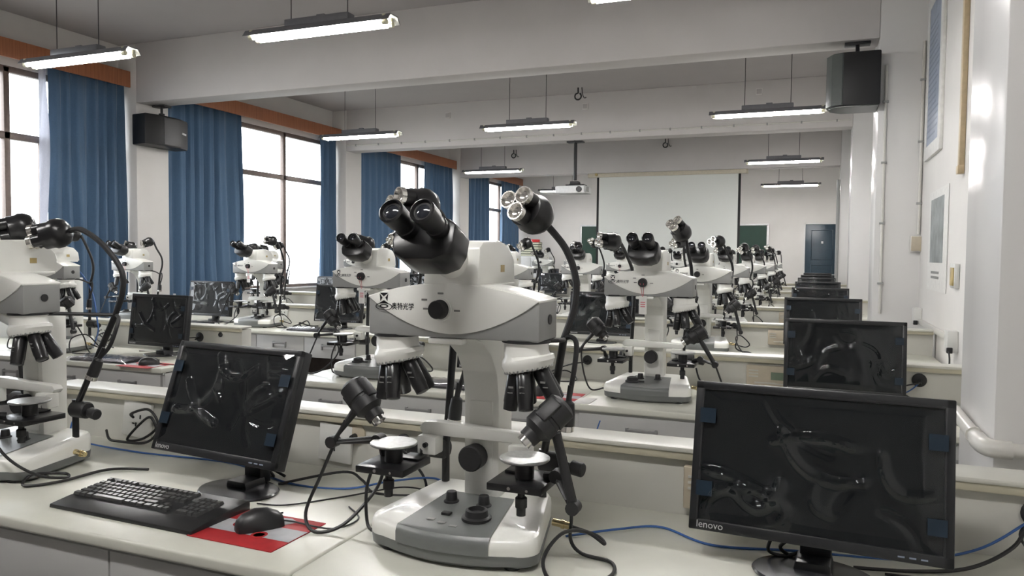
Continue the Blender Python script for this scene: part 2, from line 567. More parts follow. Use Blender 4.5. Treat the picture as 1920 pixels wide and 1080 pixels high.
# projector on its pole, hung from the second beam
pj = thing('projector', 'white ceiling projector on a black pole', 'projector', (-3.555, 11.65, 3.28))
obj('ceiling_plate', MB().box((0, 0, -.012), (.26, .14, .024), .004), BLACKM, pj)
obj('pole', MB().cyl((0, 0, -.02), (0, 0, -.62), .026, 16), BLACKM, pj)
obj('cradle', MB().box((0, 0, -.66), (.14, .12, .05), .01).cyl((-.07, 0, -.66), (-.1, -.05, -.74), .012).cyl((.07, 0, -.66), (.12, -.05, -.74), .012).box((.02, 0, -.7), (.3, .2, .02), .004), BLACKM, pj)
pb = obj('projector_body', MB().box((-.03, 0, -.775), (.50, .36, .12), .018), PROJ, pj)
obj('lens', MB().cyl((.12, -.17, -.775), (.12, -.21, -.775), .045, 20, bev=.006), BLACK, pb)
obj('vent', MB().box((.245, -.12, -.775), (.012, .10, .08), .002).box((.22, -.178, -.775), (.04, .012, .09), .002), GREY, pb)
obj('power_lead', MB().tube([(0, -.06, .02), (.015, -.1, -.01), (0, -.06, -.06), (-.01, -.03, -.3), (.01, -.03, -.6)], .008), CABLE, pj)

# conduit and boxes on the second beam, hooks
cd_ = thing('conduit', 'thin white conduit with clips along the bottom of the second beam', 'conduit', (-3.65, 11.48, 3.37))
obj('pipe', MB().cyl((-4.1, 0, 0), (4.1, 0, 0), .010, 8), PIPE, cd_)
for i in range(18):
    part('clip', 'cclip', lambda: MB().box((0, 0, 0), (.02, .03, .035), .003), GREY, cd_).location = (-3.9 + i * .46, 0, 0)
for i, (x, z, l) in enumerate(((-5.75, 3.79, 'left'), (-3.36, 3.79, 'middle'), (-.77, 3.84, 'right'))):
    t = thing('junction_box', '%s square white junction box on the face of the second beam' % l, 'box', (x, 11.5, z), 0, 'junction boxes on the beam')
    obj('box_body', MB().box((0, -.012, 0), (.09, .024, .09), .004), WALL, t)
    obj('cover', MB().box((0, -.027, 0), (.072, .006, .072), .002), CEIL, t)


def hook(x, y, z, label):
    t = thing('ceiling_hook', label, 'hook', (x, y, z), 0, 'fan hooks')
    a = [(.05 * math.cos(q), 0, -.13 + .05 * math.sin(q)) for q in [math.pi / 2 + i * 2 * math.pi / 11 for i in range(11)]]
    obj('ring', MB().tube([(0, 0, 0), (0, 0, -.05)] + a, .012, 8, 2), BLACKM, t)
    obj('wire_end', MB().tube([(.06, 0, 0), (.07, 0, -.10), (.10, 0, -.16), (.13, 0, -.15)], .008, 6, 3), WIRE, t)


hook(-6.40, 16.15, 3.86, 'left bent fan hook on the third beam')
hook(-2.95, 16.15, 3.95, 'right bent fan hook on the third beam, above the screen')
hook(-3.36, 11.1, 4.0, 'small fan hook on the ceiling before the second beam')

# ------------------------------------------------------------------ ceiling lamps


def lamp(x, y, label, z=3.10):
    t = thing('fluorescent_lamp', label, 'lamp', (x, y, z), 0, 'hanging twin-tube lamps')
    tilt = .012
    part('reflector', 'lref', lambda: MB().prism([(-.085, .0), (-.05, .048), (.05, .048), (.085, .0), (.082, .0), (.048, .043), (-.048, .043), (-.082, .0)], -.64, .64, 'YZ'), REFL, t)
    part('reflector_underside', 'lref2', lambda: MB().prism([(-.081, -.001), (-.048, .042), (.048, .042), (.081, -.001), (.079, -.001), (.047, .0405), (-.047, .0405), (-.079, -.001)], -.638, .638, 'YZ'), PLATE, t, 'white inside of the lamp tray')
    part('ballast_box', 'lbal', lambda: MB().box((0, 0, .072), (.56, .09, .055), .006).box((.02, 0, .108), (.07, .03, .02), .004), REFL, t)
    for s in (-1, 1):
        part('tube', 'ltube%d' % s, lambda: MB().cyl((-.575, s * .042, -.005), (.575, s * .042, -.005), .019, 14, bev=.004), TUBE, t)
        for e in (-1, 1):
            part('socket', 'lsock%d%d' % (s, e), lambda: MB().cyl((e * .585, s * .042, -.015), (e * .585, s * .042, .045), .02, 12).cyl((e * .57, s * .042, -.005), (e * .605, s * .042, -.005), .021, 12), SOCK, t)
    for e in (-1, 1):
        obj('hanging_wire', MB().cyl((e * .25, 0, .09), (e * .25, 0, ZC - z), .004, 6), WIRE, t)


ROWN = ['nearest', 'second', 'third', 'farthest']
for x, y, l in ((-5.93, 4.74, 'leftmost twin-tube hanging lamp of the nearest row, before the first curtain'),
                (-3.44, 4.74, 'middle twin-tube hanging lamp of the nearest row, at the top of the view'),
                (-.76, 4.74, 'right twin-tube hanging lamp of the nearest row, cut by the top edge'),
                (-5.95, 9.15, 'twin-tube hanging lamp by the second window'),
                (-3.44, 9.15, 'twin-tube hanging lamp in the middle of the room before the projector'),
                (-.52, 9.15, 'twin-tube hanging lamp beside the right speaker'),
                (-5.9, 13.78, 'twin-tube hanging lamp before the third window'),
                (-.5, 13.78, 'upper twin-tube hanging lamp on the right, beyond the right speaker'),
                (-5.9, 18.27, 'farthest left twin-tube lamp, partly behind the projector'),
                (-.5, 18.27, 'farthest right twin-tube lamp, above the dark blue door'),
                (-3.44, .25, 'hanging lamp overhead in the middle'),
                (-.76, .25, 'hanging lamp overhead on the right'), (-3.44, 18.27, 'hanging lamp behind the projection screen')):
    lamp(x, y, l)

# ------------------------------------------------------------------ speakers
t = thing('wall_speaker', 'black loudspeaker hung from the beam at the left column', 'speaker', (-7.62, 7.2, 3.28), 0, 'hanging loudspeakers')
obj('bracket', MB().box((0, .05, -.012), (.20, .12, .024), .004).cyl((0, .05, -.02), (0, .05, -.13), .016).cyl((0, .05, -.10), (0, .05, -.16), .035), BLACKM, t)
prof = [(-.145, -.27), (.10, -.30), (.165, -.08), (.155, .2), (.07, .40), (-.145, .40)]
sb = obj('cabinet', MB().prism(prof, -.52, -.15, 'XY', .012), SPK, t)
obj('grille', MB().prism([(.168, -.07), (.158, .20), (.075, .395), (.065, .39), (.148, .19), (.158, -.07)], -.50, -.17, 'XY'), SPK, sb)
obj('name_badge', MB().box((.132, .27, -.33), (.006, .12, .024), .001, Matrix.Translation((.132, .27, 0)) @ Matrix.Rotation(.405, 4, 'Z') @ Matrix.Translation((-.132 + .008, -.27, 0))), PRINT, sb)
t = thing('wall_speaker', 'black loudspeaker hung from the beam at the right wall', 'speaker', (.29, 6.95, 3.28), 0, 'hanging loudspeakers')
obj('bracket', MB().box((.02, .15, -.012), (.20, .10, .024), .004).cyl((.02, .15, -.02), (.02, .06, -.14), .016), BLACKM, t)
prof = [(.19, -.10), (.19, .25), (-.10, .25), (-.195, .14), (-.21, .02), (-.17, -.07), (-.10, -.10)]
sb = obj('cabinet', MB().prism(prof, -.57, -.13, 'XY', .012), SPK, t)
obj('grille', MB().prism([(-.205, .13), (-.218, .02), (-.178, -.075), (-.10, -.108), (-.09, -.10), (-.16, -.06), (-.2, .02), (-.19, .13)], -.56, -.14, 'XY'), SPKG, sb)
obj('bottom_cover', MB().prism([(x * .94, y * .94 + .005) for x, y in prof], -.576, -.568, 'XY'), SPKG, sb)

# ------------------------------------------------------------------ right wall fittings
t = thing('drain_pipe', 'white plastic pipe bending round the near pillar', 'pipe', (PXR, 2.4, .94))
obj('pipe', MB().tube([(-.022, .46, .012), (-.022, .10, 0), (-.022, .02, 0), (.0, -.022, -.002), (.06, -.024, -.002), (.30, -.024, 0)], .020, 12, 5), PIPE, t)
obj('elbow', MB().tube([(-.022, .07, 0), (-.022, .015, 0), (-.003, -.02, -.002), (.04, -.024, -.002)], .0255, 12, 4), PIPE, t)
for y in (.12, .36):
    obj('pipe_clip', MB().cyl((-.022, y, .002), (-.022, y + .016, .002), .0245, 12), PIPE, t)
t = thing('cable_trunking', 'white cable trunking between two boxes low on the right wall', 'trunking', (XR, 6.0, .96))
obj('duct', MB().box((-.012, .0, .0), (.024, 1.56, .04), .003), PIPE, t)
for y, z in ((-.80, .0), (.82, .04)):
    bx = obj('outlet_box', MB().box((-.03, y, z), (.06, .12, .13), .006), PLATE, t)
    obj('plug', MB().box((-.045, y - .05, z - .05), (.03, .04, .035), .004), RUBBER, bx)
obj('lead', MB().tube([(-.05, -.86, -.05), (-.05, -.9, -.10), (-.04, -.82, -.16), (-.03, -.7, -.2)], .005, 6, 4), CABLE, t)
for x, y, z0, z1, l in ((.53, 6.985, 1.0, 3.05, 'thin vertical pipe with clips down the front of the second pilaster'),
                        (.80, 6.985, 1.66, 3.22, 'thin vertical pipe ending in a small box at the wall corner'),
                        (.44, 16.18, .9, 3.0, 'vertical pipe at the far right corner beside the blue door')):
    t = thing('wall_pipe', l, 'pipe', (x, y, z0), 0, 'thin vertical wall pipes')
    obj('pipe', MB().cyl((0, 0, 0), (0, 0, z1 - z0), .011 if y < 10 else .03, 10), PIPE if y < 10 else GREY, t)
    z = .25
    while z < z1 - z0:
        part('clip', 'wclip', lambda: MB().box((0, 0, 0), (.045, .026, .018), .003), GREY, t).location = (0, 0, z)
        z += .5
t = thing('switch_box', 'small cream box at the foot of the wall corner pipe', 'box', (.79, 6.99, 1.58))
obj('box_body', MB().box((0, -.02, 0), (.10, .04, .13), .006), PIPE, t)
obj('cover', MB().box((0, -.042, 0), (.085, .006, .115), .002), BEIGE, t)
t = thing('tan_batten', 'long tan batten fixed upright on the right wall', 'batten', (XR - .016, 5.16, 2.0))
obj('batten_strip', MB().box((0, 0, .95), (.03, .05, 1.95), .004), TANW, t)
obj('end_block', MB().box((-.004, 0, -.015), (.036, .056, .05), .004), TANW, t)
t = thing('poster', 'tall framed blue text poster high on the right wall', 'poster', (XR - .012, 6.42, 2.22))
obj('poster_frame', MB().box((0, -.37, .62), (.024, .10, 1.24), .004).box((0, .31, .62), (.024, .10, 1.24), .004).box((0, -.03, .05), (.024, .6, .10), .004).box((0, -.03, 1.2), (.024, .6, .10), .004), PAPER, t)
pp = obj('poster_sheet', MB().box((0, -.03, .62), (.012, .60, 1.08)), PAPERB, t)
tl = MB()
rnd = random.Random(4)
for i in range(20):
    w = rnd.uniform(.35, .52)
    tl.box((-.0068, -.03 + (.52 - w) / 2, 1.0 - i * .044), (.0006, w, .014))
obj('text_lines', tl, FADED, pp)
t = thing('notice', 'unframed white sheet with a dark photograph on the right wall', 'poster', (XR - .004, 6.07, 1.24))
obj('sheet', MB().box((0, 0, .35), (.004, .86, .72)), PAPER, t)
obj('photograph', MB().box((-.003, .03, .42), (.002, .58, .46)), PAPERG, t)
obj('caption', MB().box((-.003, .06, .12), (.0016, .36, .018)).box((-.003, .06, .085), (.0016, .36, .018)), GREYINK, t)
t = thing('old_wall_box', 'yellowed wall box beside the near pillar', 'box', (XR - .015, 5.25, 1.355))
obj('box_body', MB().box((0, 0, 0), (.03, .16, .15), .006), PLATE, t)
obj('stained_cover', MB().box((-.018, -.02, -.005), (.008, .10, .11), .003), BRASS, t)

# ------------------------------------------------------------------ benches and service ledges
DZ = .78
SIDE = {'R0': 'wall-side', 'R1': 'aisle-side', 'L0': 'aisle-side', 'L1': 'window-side'}


def bench(x0, x1, s, blk, k):
    y0 = 1.276 + 2 * s; y1 = 1.9795 + 2 * s
    t = thing('lab_bench', 'grey-white lab bench, %s row, %s block, %s half' % (ORD[s], 'right' if blk == 'R' else 'left', SIDE[blk + str(k)]),
              'bench', ((x0 + x1) / 2, (y0 + y1) / 2, 0), 0, 'lab benches')
    w = x1 - x0; dy = (y1 - y0) / 2
    nm = 'bench%.2f' % w
    part('worktop', nm + 'top', lambda: MB().box((0, 0, DZ - .015), (w - .003, 2 * dy, .03), .007, seg=3), DESK, t)
    part('apron', nm + 'apr', lambda: MB().box((0, -dy + .035, DZ - .037), (w - .02, .02, .014)), FRONT, t)
    for e in (-1, 1):
        part('side_panel', nm + 'side%d' % e, lambda: MB().box((e * (w / 2 - .014), .015, .373), (.022, 2 * dy - .04, .745), .002), FRONT, t)
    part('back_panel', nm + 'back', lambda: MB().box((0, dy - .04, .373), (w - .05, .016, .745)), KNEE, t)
    n = 3; dw = (w - .05) / n
    for i in range(n):
        xc = -w / 2 + .025 + dw * (i + .5)
        dr = part('drawer', nm + 'drawer', lambda: MB().box((0, -dy + .03, DZ - .125), (dw - .006, .022, .165), .002), FRONT, t)
        dr.location = (xc, 0, 0)
        if s == 0 and blk == 'R' and k == 1:
            pass
        h = None if s == 0 else part('handle', 'hdl%.2f' % dy, lambda: MB().box((-.065, -dy + .012, DZ - .115), (.012, .016, .05), .002).box((.065, -dy + .012, DZ - .115), (.012, .016, .05), .002).box((0, -dy + .008, DZ - .102), (.14, .008, .016), .003), HANDLE, dr)
        if h:
            part('handle_recess', 'hdr%.2f' % dy, lambda: MB().box((0, -dy + .0185, DZ - .117), (.118, .003, .022)), HANDIN, dr)
        if (s, blk, k, i) in ((1, 'R', 0, 0), (0, 'R', 1, 2)):
            mk = obj('ink_mark', MB().prism([(-.012, -.03), (-.006, -.03), (.014, .03), (.008, .03)], -dy + .0178, -dy + .0185, 'XZ'), BLUEC, dr, 'short blue pen stroke')
            mk.location = (-.20, 0, DZ - .10) if s else (-.10, 0, DZ - .125)
    # cupboard doors below the drawers of the wall-side part in the front row
    return t


def ledge(x0, x1, s, blk):
    y = 1.97 + 2 * s
    t = thing('service_ledge', 'raised white service ledge with sockets behind the %s row, %s block' % (ORD[s], 'right' if blk == 'R' else 'left'),
              'ledge', ((x0 + x1) / 2, y, 0), 0, 'service ledges behind the benches')
    w = x1 - x0; c = (x0 + x1) / 2
    obj('ledge_body', MB().box((0, .055, .47), (w - .004, .09, .94), .003), LEDGEW, t)
    obj('ledge_lid', MB().box((0, .045, .953), (w, .12, .013), .004), LEDGETOP, t)
    obj('lip', MB().box((0, .002, .937), (w - .002, .024, .021), .003), LIP, t)
    return t, c


def socket(t, x, z, rot=0., big=.10):
    o = part('socket_plate', 'sockp%.2f' % big, lambda: MB().box((0, 0, 0), (big, .012, big), .004), PLATE, t)
    o.location = (x, .004, z); o.rotation_euler = (0, rot, 0)
    part('outlet_holes', 'sockh', lambda: MB().box((-.018, -.007, .012), (.004, .003, .014)).box((.018, -.007, .012), (.004, .003, .014)).box((0, -.007, -.018), (.004, .003, .014)).box((-.012, -.007, -.016), (.01, .003, .004)), INK, o)
    return o


def grommet(t, x, z, mtl, r=.028, plug=True):
    o = part('grommet', 'grom%s%.3f' % (mtl.name, r), lambda: MB().lathe([(r, 0), (r, .008), (r * .8, .012), (0, .012)], 20, aim((0, .012, 0), (0, -1, 0))), mtl, t)
    o.location = (x, 0, z)
    if plug:
        part('plug', 'grplug', lambda: MB().cyl((.002, 0, -.006), (.002, -.02, -.008), .009, 10).cyl((.002, -.02, -.008), (.0, -.035, -.014), .006, 10, .004), RUBBER, o)
    return o


for s in range(8):
    xr = .46 if s in (3, 5) else .80
    bench(-2.6, -1.0, s, 'R', 1); bench(-1.0, xr, s, 'R', 0)
    t, c = ledge(-2.62, xr, s, 'R')
    p = part('control_panel', 'cpanel', lambda: MB().box((0, -.006, 0), (.22, .02, .11), .004), BEIGE, t, 'beige control box with a small green display')
    p.location = (-.185 - c, 0, .858)
    part('display', 'clcd', lambda: MB().box((.045, -.018, .006), (.075, .004, .038), .001), LCD, p)
    part('buttons', 'cbtn', lambda: MB().box((-.075, -.018, .03), (.045, .004, .006)).box((-.075, -.018, .015), (.045, .004, .006)).box((-.075, -.018, 0), (.045, .004, .006)).box((-.02, -.018, -.03), (.10, .004, .006)).box((.05, -.018, -.033), (.05, .004, .006)), LEDGEW, p)
    grommet(t, .48 - c if xr > .5 else .40 - c, .886, RUBBER, .032)
    grommet(t, -1.13 - c, .884, RUBBER, .026)
    if s == 0:
        grommet(t, -1.299 - c, .895, BEIGE, .034)
        socket(t, -1.37 - c, .86, .06, .12)
        socket(t, -2.20 - c, .86, .12, .13)
    else:
        socket(t, -1.5 - c, .87, 0., .09)
        socket(t, -2.3 - c, .87, 0., .09)
    if s > 0:
        bench(-6.6, -5.03, s, 'L', 1); bench(-5.03, -3.47, s, 'L', 0)
        t, c = ledge(-6.62, -3.50, s, 'L')
        grommet(t, -3.86 - c, .876, RUBBER, .032)
        socket(t, -4.12 - c, .87, .08, .11)
        grommet(t, -3.68 - c, .90, RUBBER, .016, False)
        socket(t, -5.1 - c, .87, 0, .09)
        socket(t, -4.75 - c, .87, .1, .10)
        grommet(t, -5.5 - c, .88, RUBBER, .028)

# ------------------------------------------------------------------ comparison microscopes


def plan(z, hwf=.205, hwb=.158, yf=-.125, yb=.165, bulge=.032, inset=0., rf=.045, rb=.035, n=6):
    hwf -= inset; hwb -= inset; yf += inset; yb -= inset
    P = []

    def corner(c, a0, a1, r):
        for i in range(n + 1):
            a = a0 + (a1 - a0) * i / n
            P.append((c[0] + r * math.cos(a), c[1] + r * math.sin(a), z))
    corner((hwb - rb, yb - rb), 0, math.pi / 2, rb)
    corner((-hwb + rb, yb - rb), math.pi / 2, math.pi, rb)
    corner((-hwf + rf, yf + rf), math.pi, 1.5 * math.pi, rf)
    for i in range(1, 12):
        x = -hwf + rf + (2 * hwf - 2 * rf) * i / 12
        P.append((x, yf - bulge * (1 - (x / (hwf - rf)) ** 2), z))
    corner((hwf - rf, yf + rf), 1.5 * math.pi, 2 * math.pi, rf)
    return P


def ztop(y):
    return .068 + (y + .15) * .085


def base_cover():
    R = [plan(.033, inset=.001)]
    for ins, dz in ((0, -.022), (.001, -.012), (.005, -.004), (.013, 0.)):
        R.append([(x, y, ztop(y) + dz) for x, y, _ in plan(0, inset=ins)])
    return MB().loft(R)


def base_panel():
    def fn(u, v):
        w = .112
        x0 = (u * 2 - 1)
        if v < .22:
            x = x0 * w; yf = -.1265 - .032 * (1 - (x / .16) ** 2) * 1.0
            z = .034 + (ztop(yf) - .008 - .034) * (v / .22); y = yf
        elif v < .3:
            q = (v - .22) / .08
            x = x0 * w; yf = -.1265 - .032 * (1 - (x / .16) ** 2)
            y = yf + .010 * q; z = ztop(yf) - .008 + .010 * math.sin(q * math.pi / 2)
        else:
            q = (v - .3) / .7
            x = x0 * (w - .026 * q); yf = -.1165 - .032 * (1 - (x / .16) ** 2)
            y = yf + (.075 - yf) * q; z = ztop(y) + .0025
        return (x, y - .0015, z)
    return MB().grid(fn, 14, 20)


def body_poly():
    top = [(x, .575 + .033 * (1 - (x / .207) ** 2)) for x in [.207 - i * .414 / 16 for i in range(17)]]
    return [(-.207, .488), (.207, .488)] + top


def fascia_poly():
    top = [(x, .5745 + .033 * (1 - (x / .207) ** 2)) for x in [.2065 - i * .413 / 16 for i in range(17)]]
    bot = [(x, .573 - .076 * (1 - (abs(x) / .2065) ** 1.9)) for x in [-.2065 + i * .413 / 16 for i in range(1, 16)]]
    return top + bot


def objective(dirn, origin):
    m = aim(origin, dirn)
    return MB().lathe([(.010, 0), (.014, .004), (.0165, .012), (.0175, .014), (.0175, .07), (.0165, .073), (.0155, .088), (.008, .09), (0, .09)], 18, m)


EYE_T = math.radians(25)
ED = Vector((0, -math.cos(EYE_T), math.sin(EYE_T)))
EU = Vector((0, math.sin(EYE_T), math.cos(EYE_T)))
EP0 = Vector((0, -.10, .66))


def eblk(x, a, b):
    return Vector((x, 0, 0)) + EP0 + ED * a + EU * b


def basis(o, ux, uy, uz):
    m = Matrix((Vector(ux).normalized(), Vector(uy).normalized(), Vector(uz).normalized())).transposed().to_4x4()
    m.translation = Vector(o)
    return m


def light_head(r, pos, d, key):
    """three-LED lamp head: returns head object"""
    d = Vector(d).normalized(); pos = Vector(pos)
    m = aim(pos, d)
    h = obj('lamp_head', MB().lathe([(0, -.048), (.022, -.045), (.038, -.034), (.045, -.018), (.046, -.002), (.042, .006), (.041, .03), (.028, .034), (0, .034)], 24, m), BLACK, r)
    for i in range(3):
        a = i * 2 * math.pi / 3 + .5
        p = m @ Vector((.0225 * math.cos(a), .0225 * math.sin(a), .015))
        mm = aim(p, d)
        b = obj('bulb', MB().lathe([(.0185, 0), (.0185, .040), (.0205, .042), (.0205, .054), (.0175, .054), (.013, .044), (.006, .040), (0, .040)], 18, mm), LEDREF, h)
        b.data.materials.append(BLACK)
        for f in b.data.polygons:
            c = mm.inverted() @ f.center
            f.material_index = 1 if c.z < .041 and Vector((c.x, c.y)).length > .0175 else 0
    return h


def torch(r, p0, d):
    d = Vector(d).normalized(); p0 = Vector(p0)
    h = obj('torch', MB().lathe([(.005, -.035), (.007, 0), (.014, .006), (.0165, .03), (.0165, .06), (0, .06)], 16, aim(p0, d)), BLACKM, r)
    obj('torch_tip', MB().lathe([(.0175, .058), (.0185, .07), (.015, .072), (.008, .064), (0, .064)], 16, aim(p0, d)), LEDREF, h)


def lamp_set(r, side, neck, head, hd, elbow, torch_to=None, bar=False, base=(.128, .135), clampz=.175, floor=None):
    """rod on the base, clamp, leaning pole, gooseneck and three-LED head"""
    bx = side * base[0]; by = base[1]
    pole = obj('lamp_pole', MB().cyl((bx, by, .085), (bx, by, clampz + .03), .010, 12).cyl((bx, by, clampz), elbow, .0095, 12), BLACK, r)
    obj('clamp_knob', MB().cyl((bx - side * .006, by, clampz), (bx + side * .055, by, clampz), .026, 18, bev=.004).cyl((bx + side * .055, by, clampz - .002), (bx + side * .075, by - .005, clampz - .004), .008, 10).cyl((bx + side * .072, by - .005, clampz - .004), (bx + side * .105, by - .01, clampz - .008), .017, 14, bev=.003), RUBBER, pole)
    hp = Vector(head) - Vector(hd).normalized() * .046
    obj('gooseneck', MB().tube([elbow] + list(neck) + [hp], .0085, 10, 7), RUBBER, r)
    light_head(r, head, hd, side)
    if torch_to:
        pts, td = torch_to
        obj('torch_lead', MB().tube([elbow] + list(pts), .006, 8, 5), RUBBER, r)
        torch(r, pts[-1], td)
    if bar:
        e = Vector(elbow)
        obj('side_bar', MB().tube([(side * .12, -.055, .484), (side * .212, .0, .484), e], .0055, 8, 4), BLACKM, r)


def spot_arm(r, pts, headp, hd, cable):
    a = obj('spot_arm', MB().tube(pts, .0105, 10, 1, smooth=False), BLACKM, r)
    for p in pts[1:-1]:
        obj('arm_joint', MB().cyl(Vector(p) + Vector((0, -.014, 0)), Vector(p) + Vector((0, .014, 0)), .0145, 12), BLACKM, a)
    m = aim(headp, hd)
    h = obj('spot_lamp', MB().lathe([(.022, -.058), (.033, -.05), (.034, -.014), (.031, -.012), (.031, -.006), (.034, -.004), (.034, .02), (.022, .032), (.021, .05), (0, .05)], 20, m)
            .box((0, 0, -.02), (.074, .03, .05), .004, m), BLACKM, r)
    obj('spot_tip', MB().lathe([(.0165, .049), (.0165, .062), (.010, .062), (.008, .056), (0, .056)], 16, m), CHROME, h)
    if cable:
        obj('lamp_cable', MB().tube(cable, .0042, 8, 7), CABLE, r)


def build_scope(loc, rz, label, spec, near=False):
    r = thing('comparison_microscope', label, 'microscope', loc, rz, 'comparison microscopes on the benches')
    b = part('base_plinth', 'plinth', lambda: MB().loft([plan(.004, inset=.012), plan(.012, inset=.002), plan(.034, inset=0.)]), BASEGREY, r)
    for i, (x, y) in enumerate(((-.15, -.1), (.15, -.1), (-.12, .13), (.12, .13))):
        part('rubber_foot', 'foot%d' % i, lambda: MB().cyl((x, y, 0), (x, y, .008), .018, 12), RUBBER, b)
    part('base_cover', 'cover', base_cover, WHITE, r)
    cp = part('control_deck', 'deck', base_panel, BASEGREY, r, 'grey control deck in the middle of the base')
    for i, x in enumerate((-.052, .032)):
        part('dial', 'dial%d' % i, lambda: MB().lathe([(.019, 0), (.018, .004), (.014, .006), (.0125, .024), (.011, .026), (0, .026)], 18, aim((x, .015, ztop(.015) + .001), (0, 0, 1))), RUBBER, cp)
    part('power_switch', 'switch', lambda: MB().box((-.03, -.055, ztop(-.055) + .004), (.022, .016, .008), .002), RUBBER, cp)
    lx = spec.get('port', .045)
    part('light_port', 'port%.2f' % lx, lambda: MB().lathe([(.034, 0), (.034, .006), (.027, .009), (.025, .022), (.019, .024), (.017, .014), (0, .014)], 24, aim((lx, -.055, ztop(-.055) + .001), (0, 0, 1))), RUBBER, cp)
    part('icon_print', 'icons', lambda: MB().box((-.052, -.09, ztop(-.09) + .0035), (.018, .012, .0006)).box((-.02, -.10, ztop(-.1) + .0035), (.018, .012, .0006)).box((.012, -.108, ztop(-.108) + .0035), (.018, .010, .0006)), GREYINK, cp)
    # stand
    col = part('stand_column', 'column', lambda: MB().prism([(.155, .085), (.155, .49), (-.075, .49), (-.075, .481), (-.025, .466), (.022, .436), (.055, .39), (.068, .33), (.070, .085)], -.046, .046, 'YZ', .006), WHITE, r)
    part('slide_plate', 'slide', lambda: MB().box((0, .069, .21), (.060, .006, .22), .002), WHITE, col)
    part('crossbar', 'crossbar', lambda: MB().prism([(-.14, .234), (.14, .234), (.15, .246), (.14, .258), (-.10, .268), (-.135, .266), (-.15, .25)], .03, .062, 'XZ', .004)
         .box((-.118, .03, .213), (.05, .042, .045), .004).box((.118, .03, .213), (.05, .042, .045), .004), WHITE, r)
    part('clamp_screw', 'cscrew', lambda: MB().cyl((-.118, .012, .215), (-.118, .0, .215), .006, 10).cyl((.118, .012, .215), (.118, .0, .215), .006, 10), RUBBER, r)
    part('focus_knob', 'focus', lambda: MB().lathe([(.012, 0), (.014, .012), (.030, .014), (.031, .05), (.028, .054), (.012, .054), (0, .052)], 24, aim((-.008, .072, .188), (0, -1, .02))), RUBBER, r)
    # bridge body
    bd = part('bridge_body', 'bridge', lambda: MB().prism(body_poly(), -.104, .012, 'XZ', .005), GREY, r)
    part('fascia', 'fascia', lambda: MB().prism(fascia_poly(), -.1075, -.102, 'XZ', .0015), WHITE, r)
    part('top_cover', 'topcov', lambda: MB().prism([(x, z + .001) for x, z in body_poly()[2:]] + [(x, z - .004) for x, z in reversed(body_poly()[2:])], -.106, .013, 'XZ', .0012), WHITE, r)
    part('vent_cap', 'ventcap', lambda: MB().cyl((.205, -.04, .533), (.2095, -.04, .533), .011, 16).cyl((-.205, -.04, .533), (-.2095, -.04, .533), .011, 16), BLACKM, bd)
    part('front_plate', 'fplate', lambda: MB().box((-.015, -.088, .480), (.085, .025, .014), .004), WHITE, r)
    k = part('selector_knob', 'selector', lambda: MB().lathe([(.026, 0), (.026, .003), (.0205, .004), (.020, .022), (.018, .025), (0, .025)], 24, aim((-.022, -.107, .551), (0, -1, 0))), RUBBER, r)
    part('selector_ring', 'selring', lambda: MB().lathe([(.0265, 0), (.0265, .004), (.0215, .004), (.0215, 0)], 24, aim((-.022, -.107, .551), (0, -1, 0))), WHITE, k)
    for i, (x, z) in enumerate(((-.062, .571), (-.022, .586), (-.058, .551), (.018, .549))):
        part('scale_mark', 'smark%d' % i, lambda: MB().box((x, -.1078, z), (.014, .0008, .004)), GREYINK, r)
    # maker's emblem and lettering on the fascia
    em = CACHE.get('emblem')
    if em is None:
        e = MB(); y0, y1 = -.1082, -.1072; cx, cz = -.165, .5615

        def fr(pts):
            e.prism([(cx + a, cz + c) for a, c in pts], y0, y1, 'XZ')
        fr([(-.011, .022), (.011, .022), (.0, .014)]); fr([(-.011, .020), (-.004, .011), (-.009, .003)]); fr([(.011, .020), (.009, .003), (.004, .011)])
        fr([(-.011, -.001), (0, .005), (.011, -.001), (.011, .0), (0, .0)][:3]); fr([(-.012, -.002), (0, .004), (.012, -.002), (0, -.001)])
        N = 22
        for ra, rb, zo, th in ((.022, .0085, -.009, .0022), (.0115, .0045, -.008, .004)):
            for i in range(N):
                a0 = 2 * math.pi * i / N; a1 = 2 * math.pi * (i + 1) / N
                fr([(ra * math.cos(a0), zo + rb * math.sin(a0)), (ra * math.cos(a1), zo + rb * math.sin(a1)),
                    ((ra - th) * math.cos(a1), zo + (rb - th * .6) * math.sin(a1)), ((ra - th) * math.cos(a0), zo + (rb - th * .6) * math.sin(a0))])
        em = CACHE['emblem'] = e.mesh('emblem')
    link('emblem', em, INK, r, "black maker's emblem")
    if 'lettering' not in CACHE:
        CACHE['lettering'] = text_mb('奥特光学', .0165, Matrix.Translation((-.1165, -.1078, .553)) @ Matrix.Rotation(.0, 4, 'Y') @ STAND @ Matrix.Diagonal((.86, 1.0, 1, 1))).mesh('lettering')
    link('lettering', CACHE['lettering'], INK, r, 'black Chinese brand lettering')
    # viewing head
    hd = part('viewing_head', 'vhead', lambda: MB().prism([(-.108, .604), (-.094, .688), (-.075, .700), (.02, .704), (.075, .692), (.108, .660), (.115, .604)], -.067, .067, 'YZ', .007)
              .box((0, .0, .6025), (.142, .20, .008), .002), WHITE, r)
    part('head_flange', 'hflange', lambda: MB().cyl(eblk(0, -.02, 0), eblk(0, .028, 0), .040, 28, bev=.003), WHITE, hd)
    part('head_button', 'hbtn', lambda: MB().box((0, -.107, .632), (.010, .012, .018), .002), RUBBER, hd)
    part('head_stamp', 'hstamp', lambda: MB().box((.0676, .03, .64), (.0008, .022, .016)), BRASS, hd)
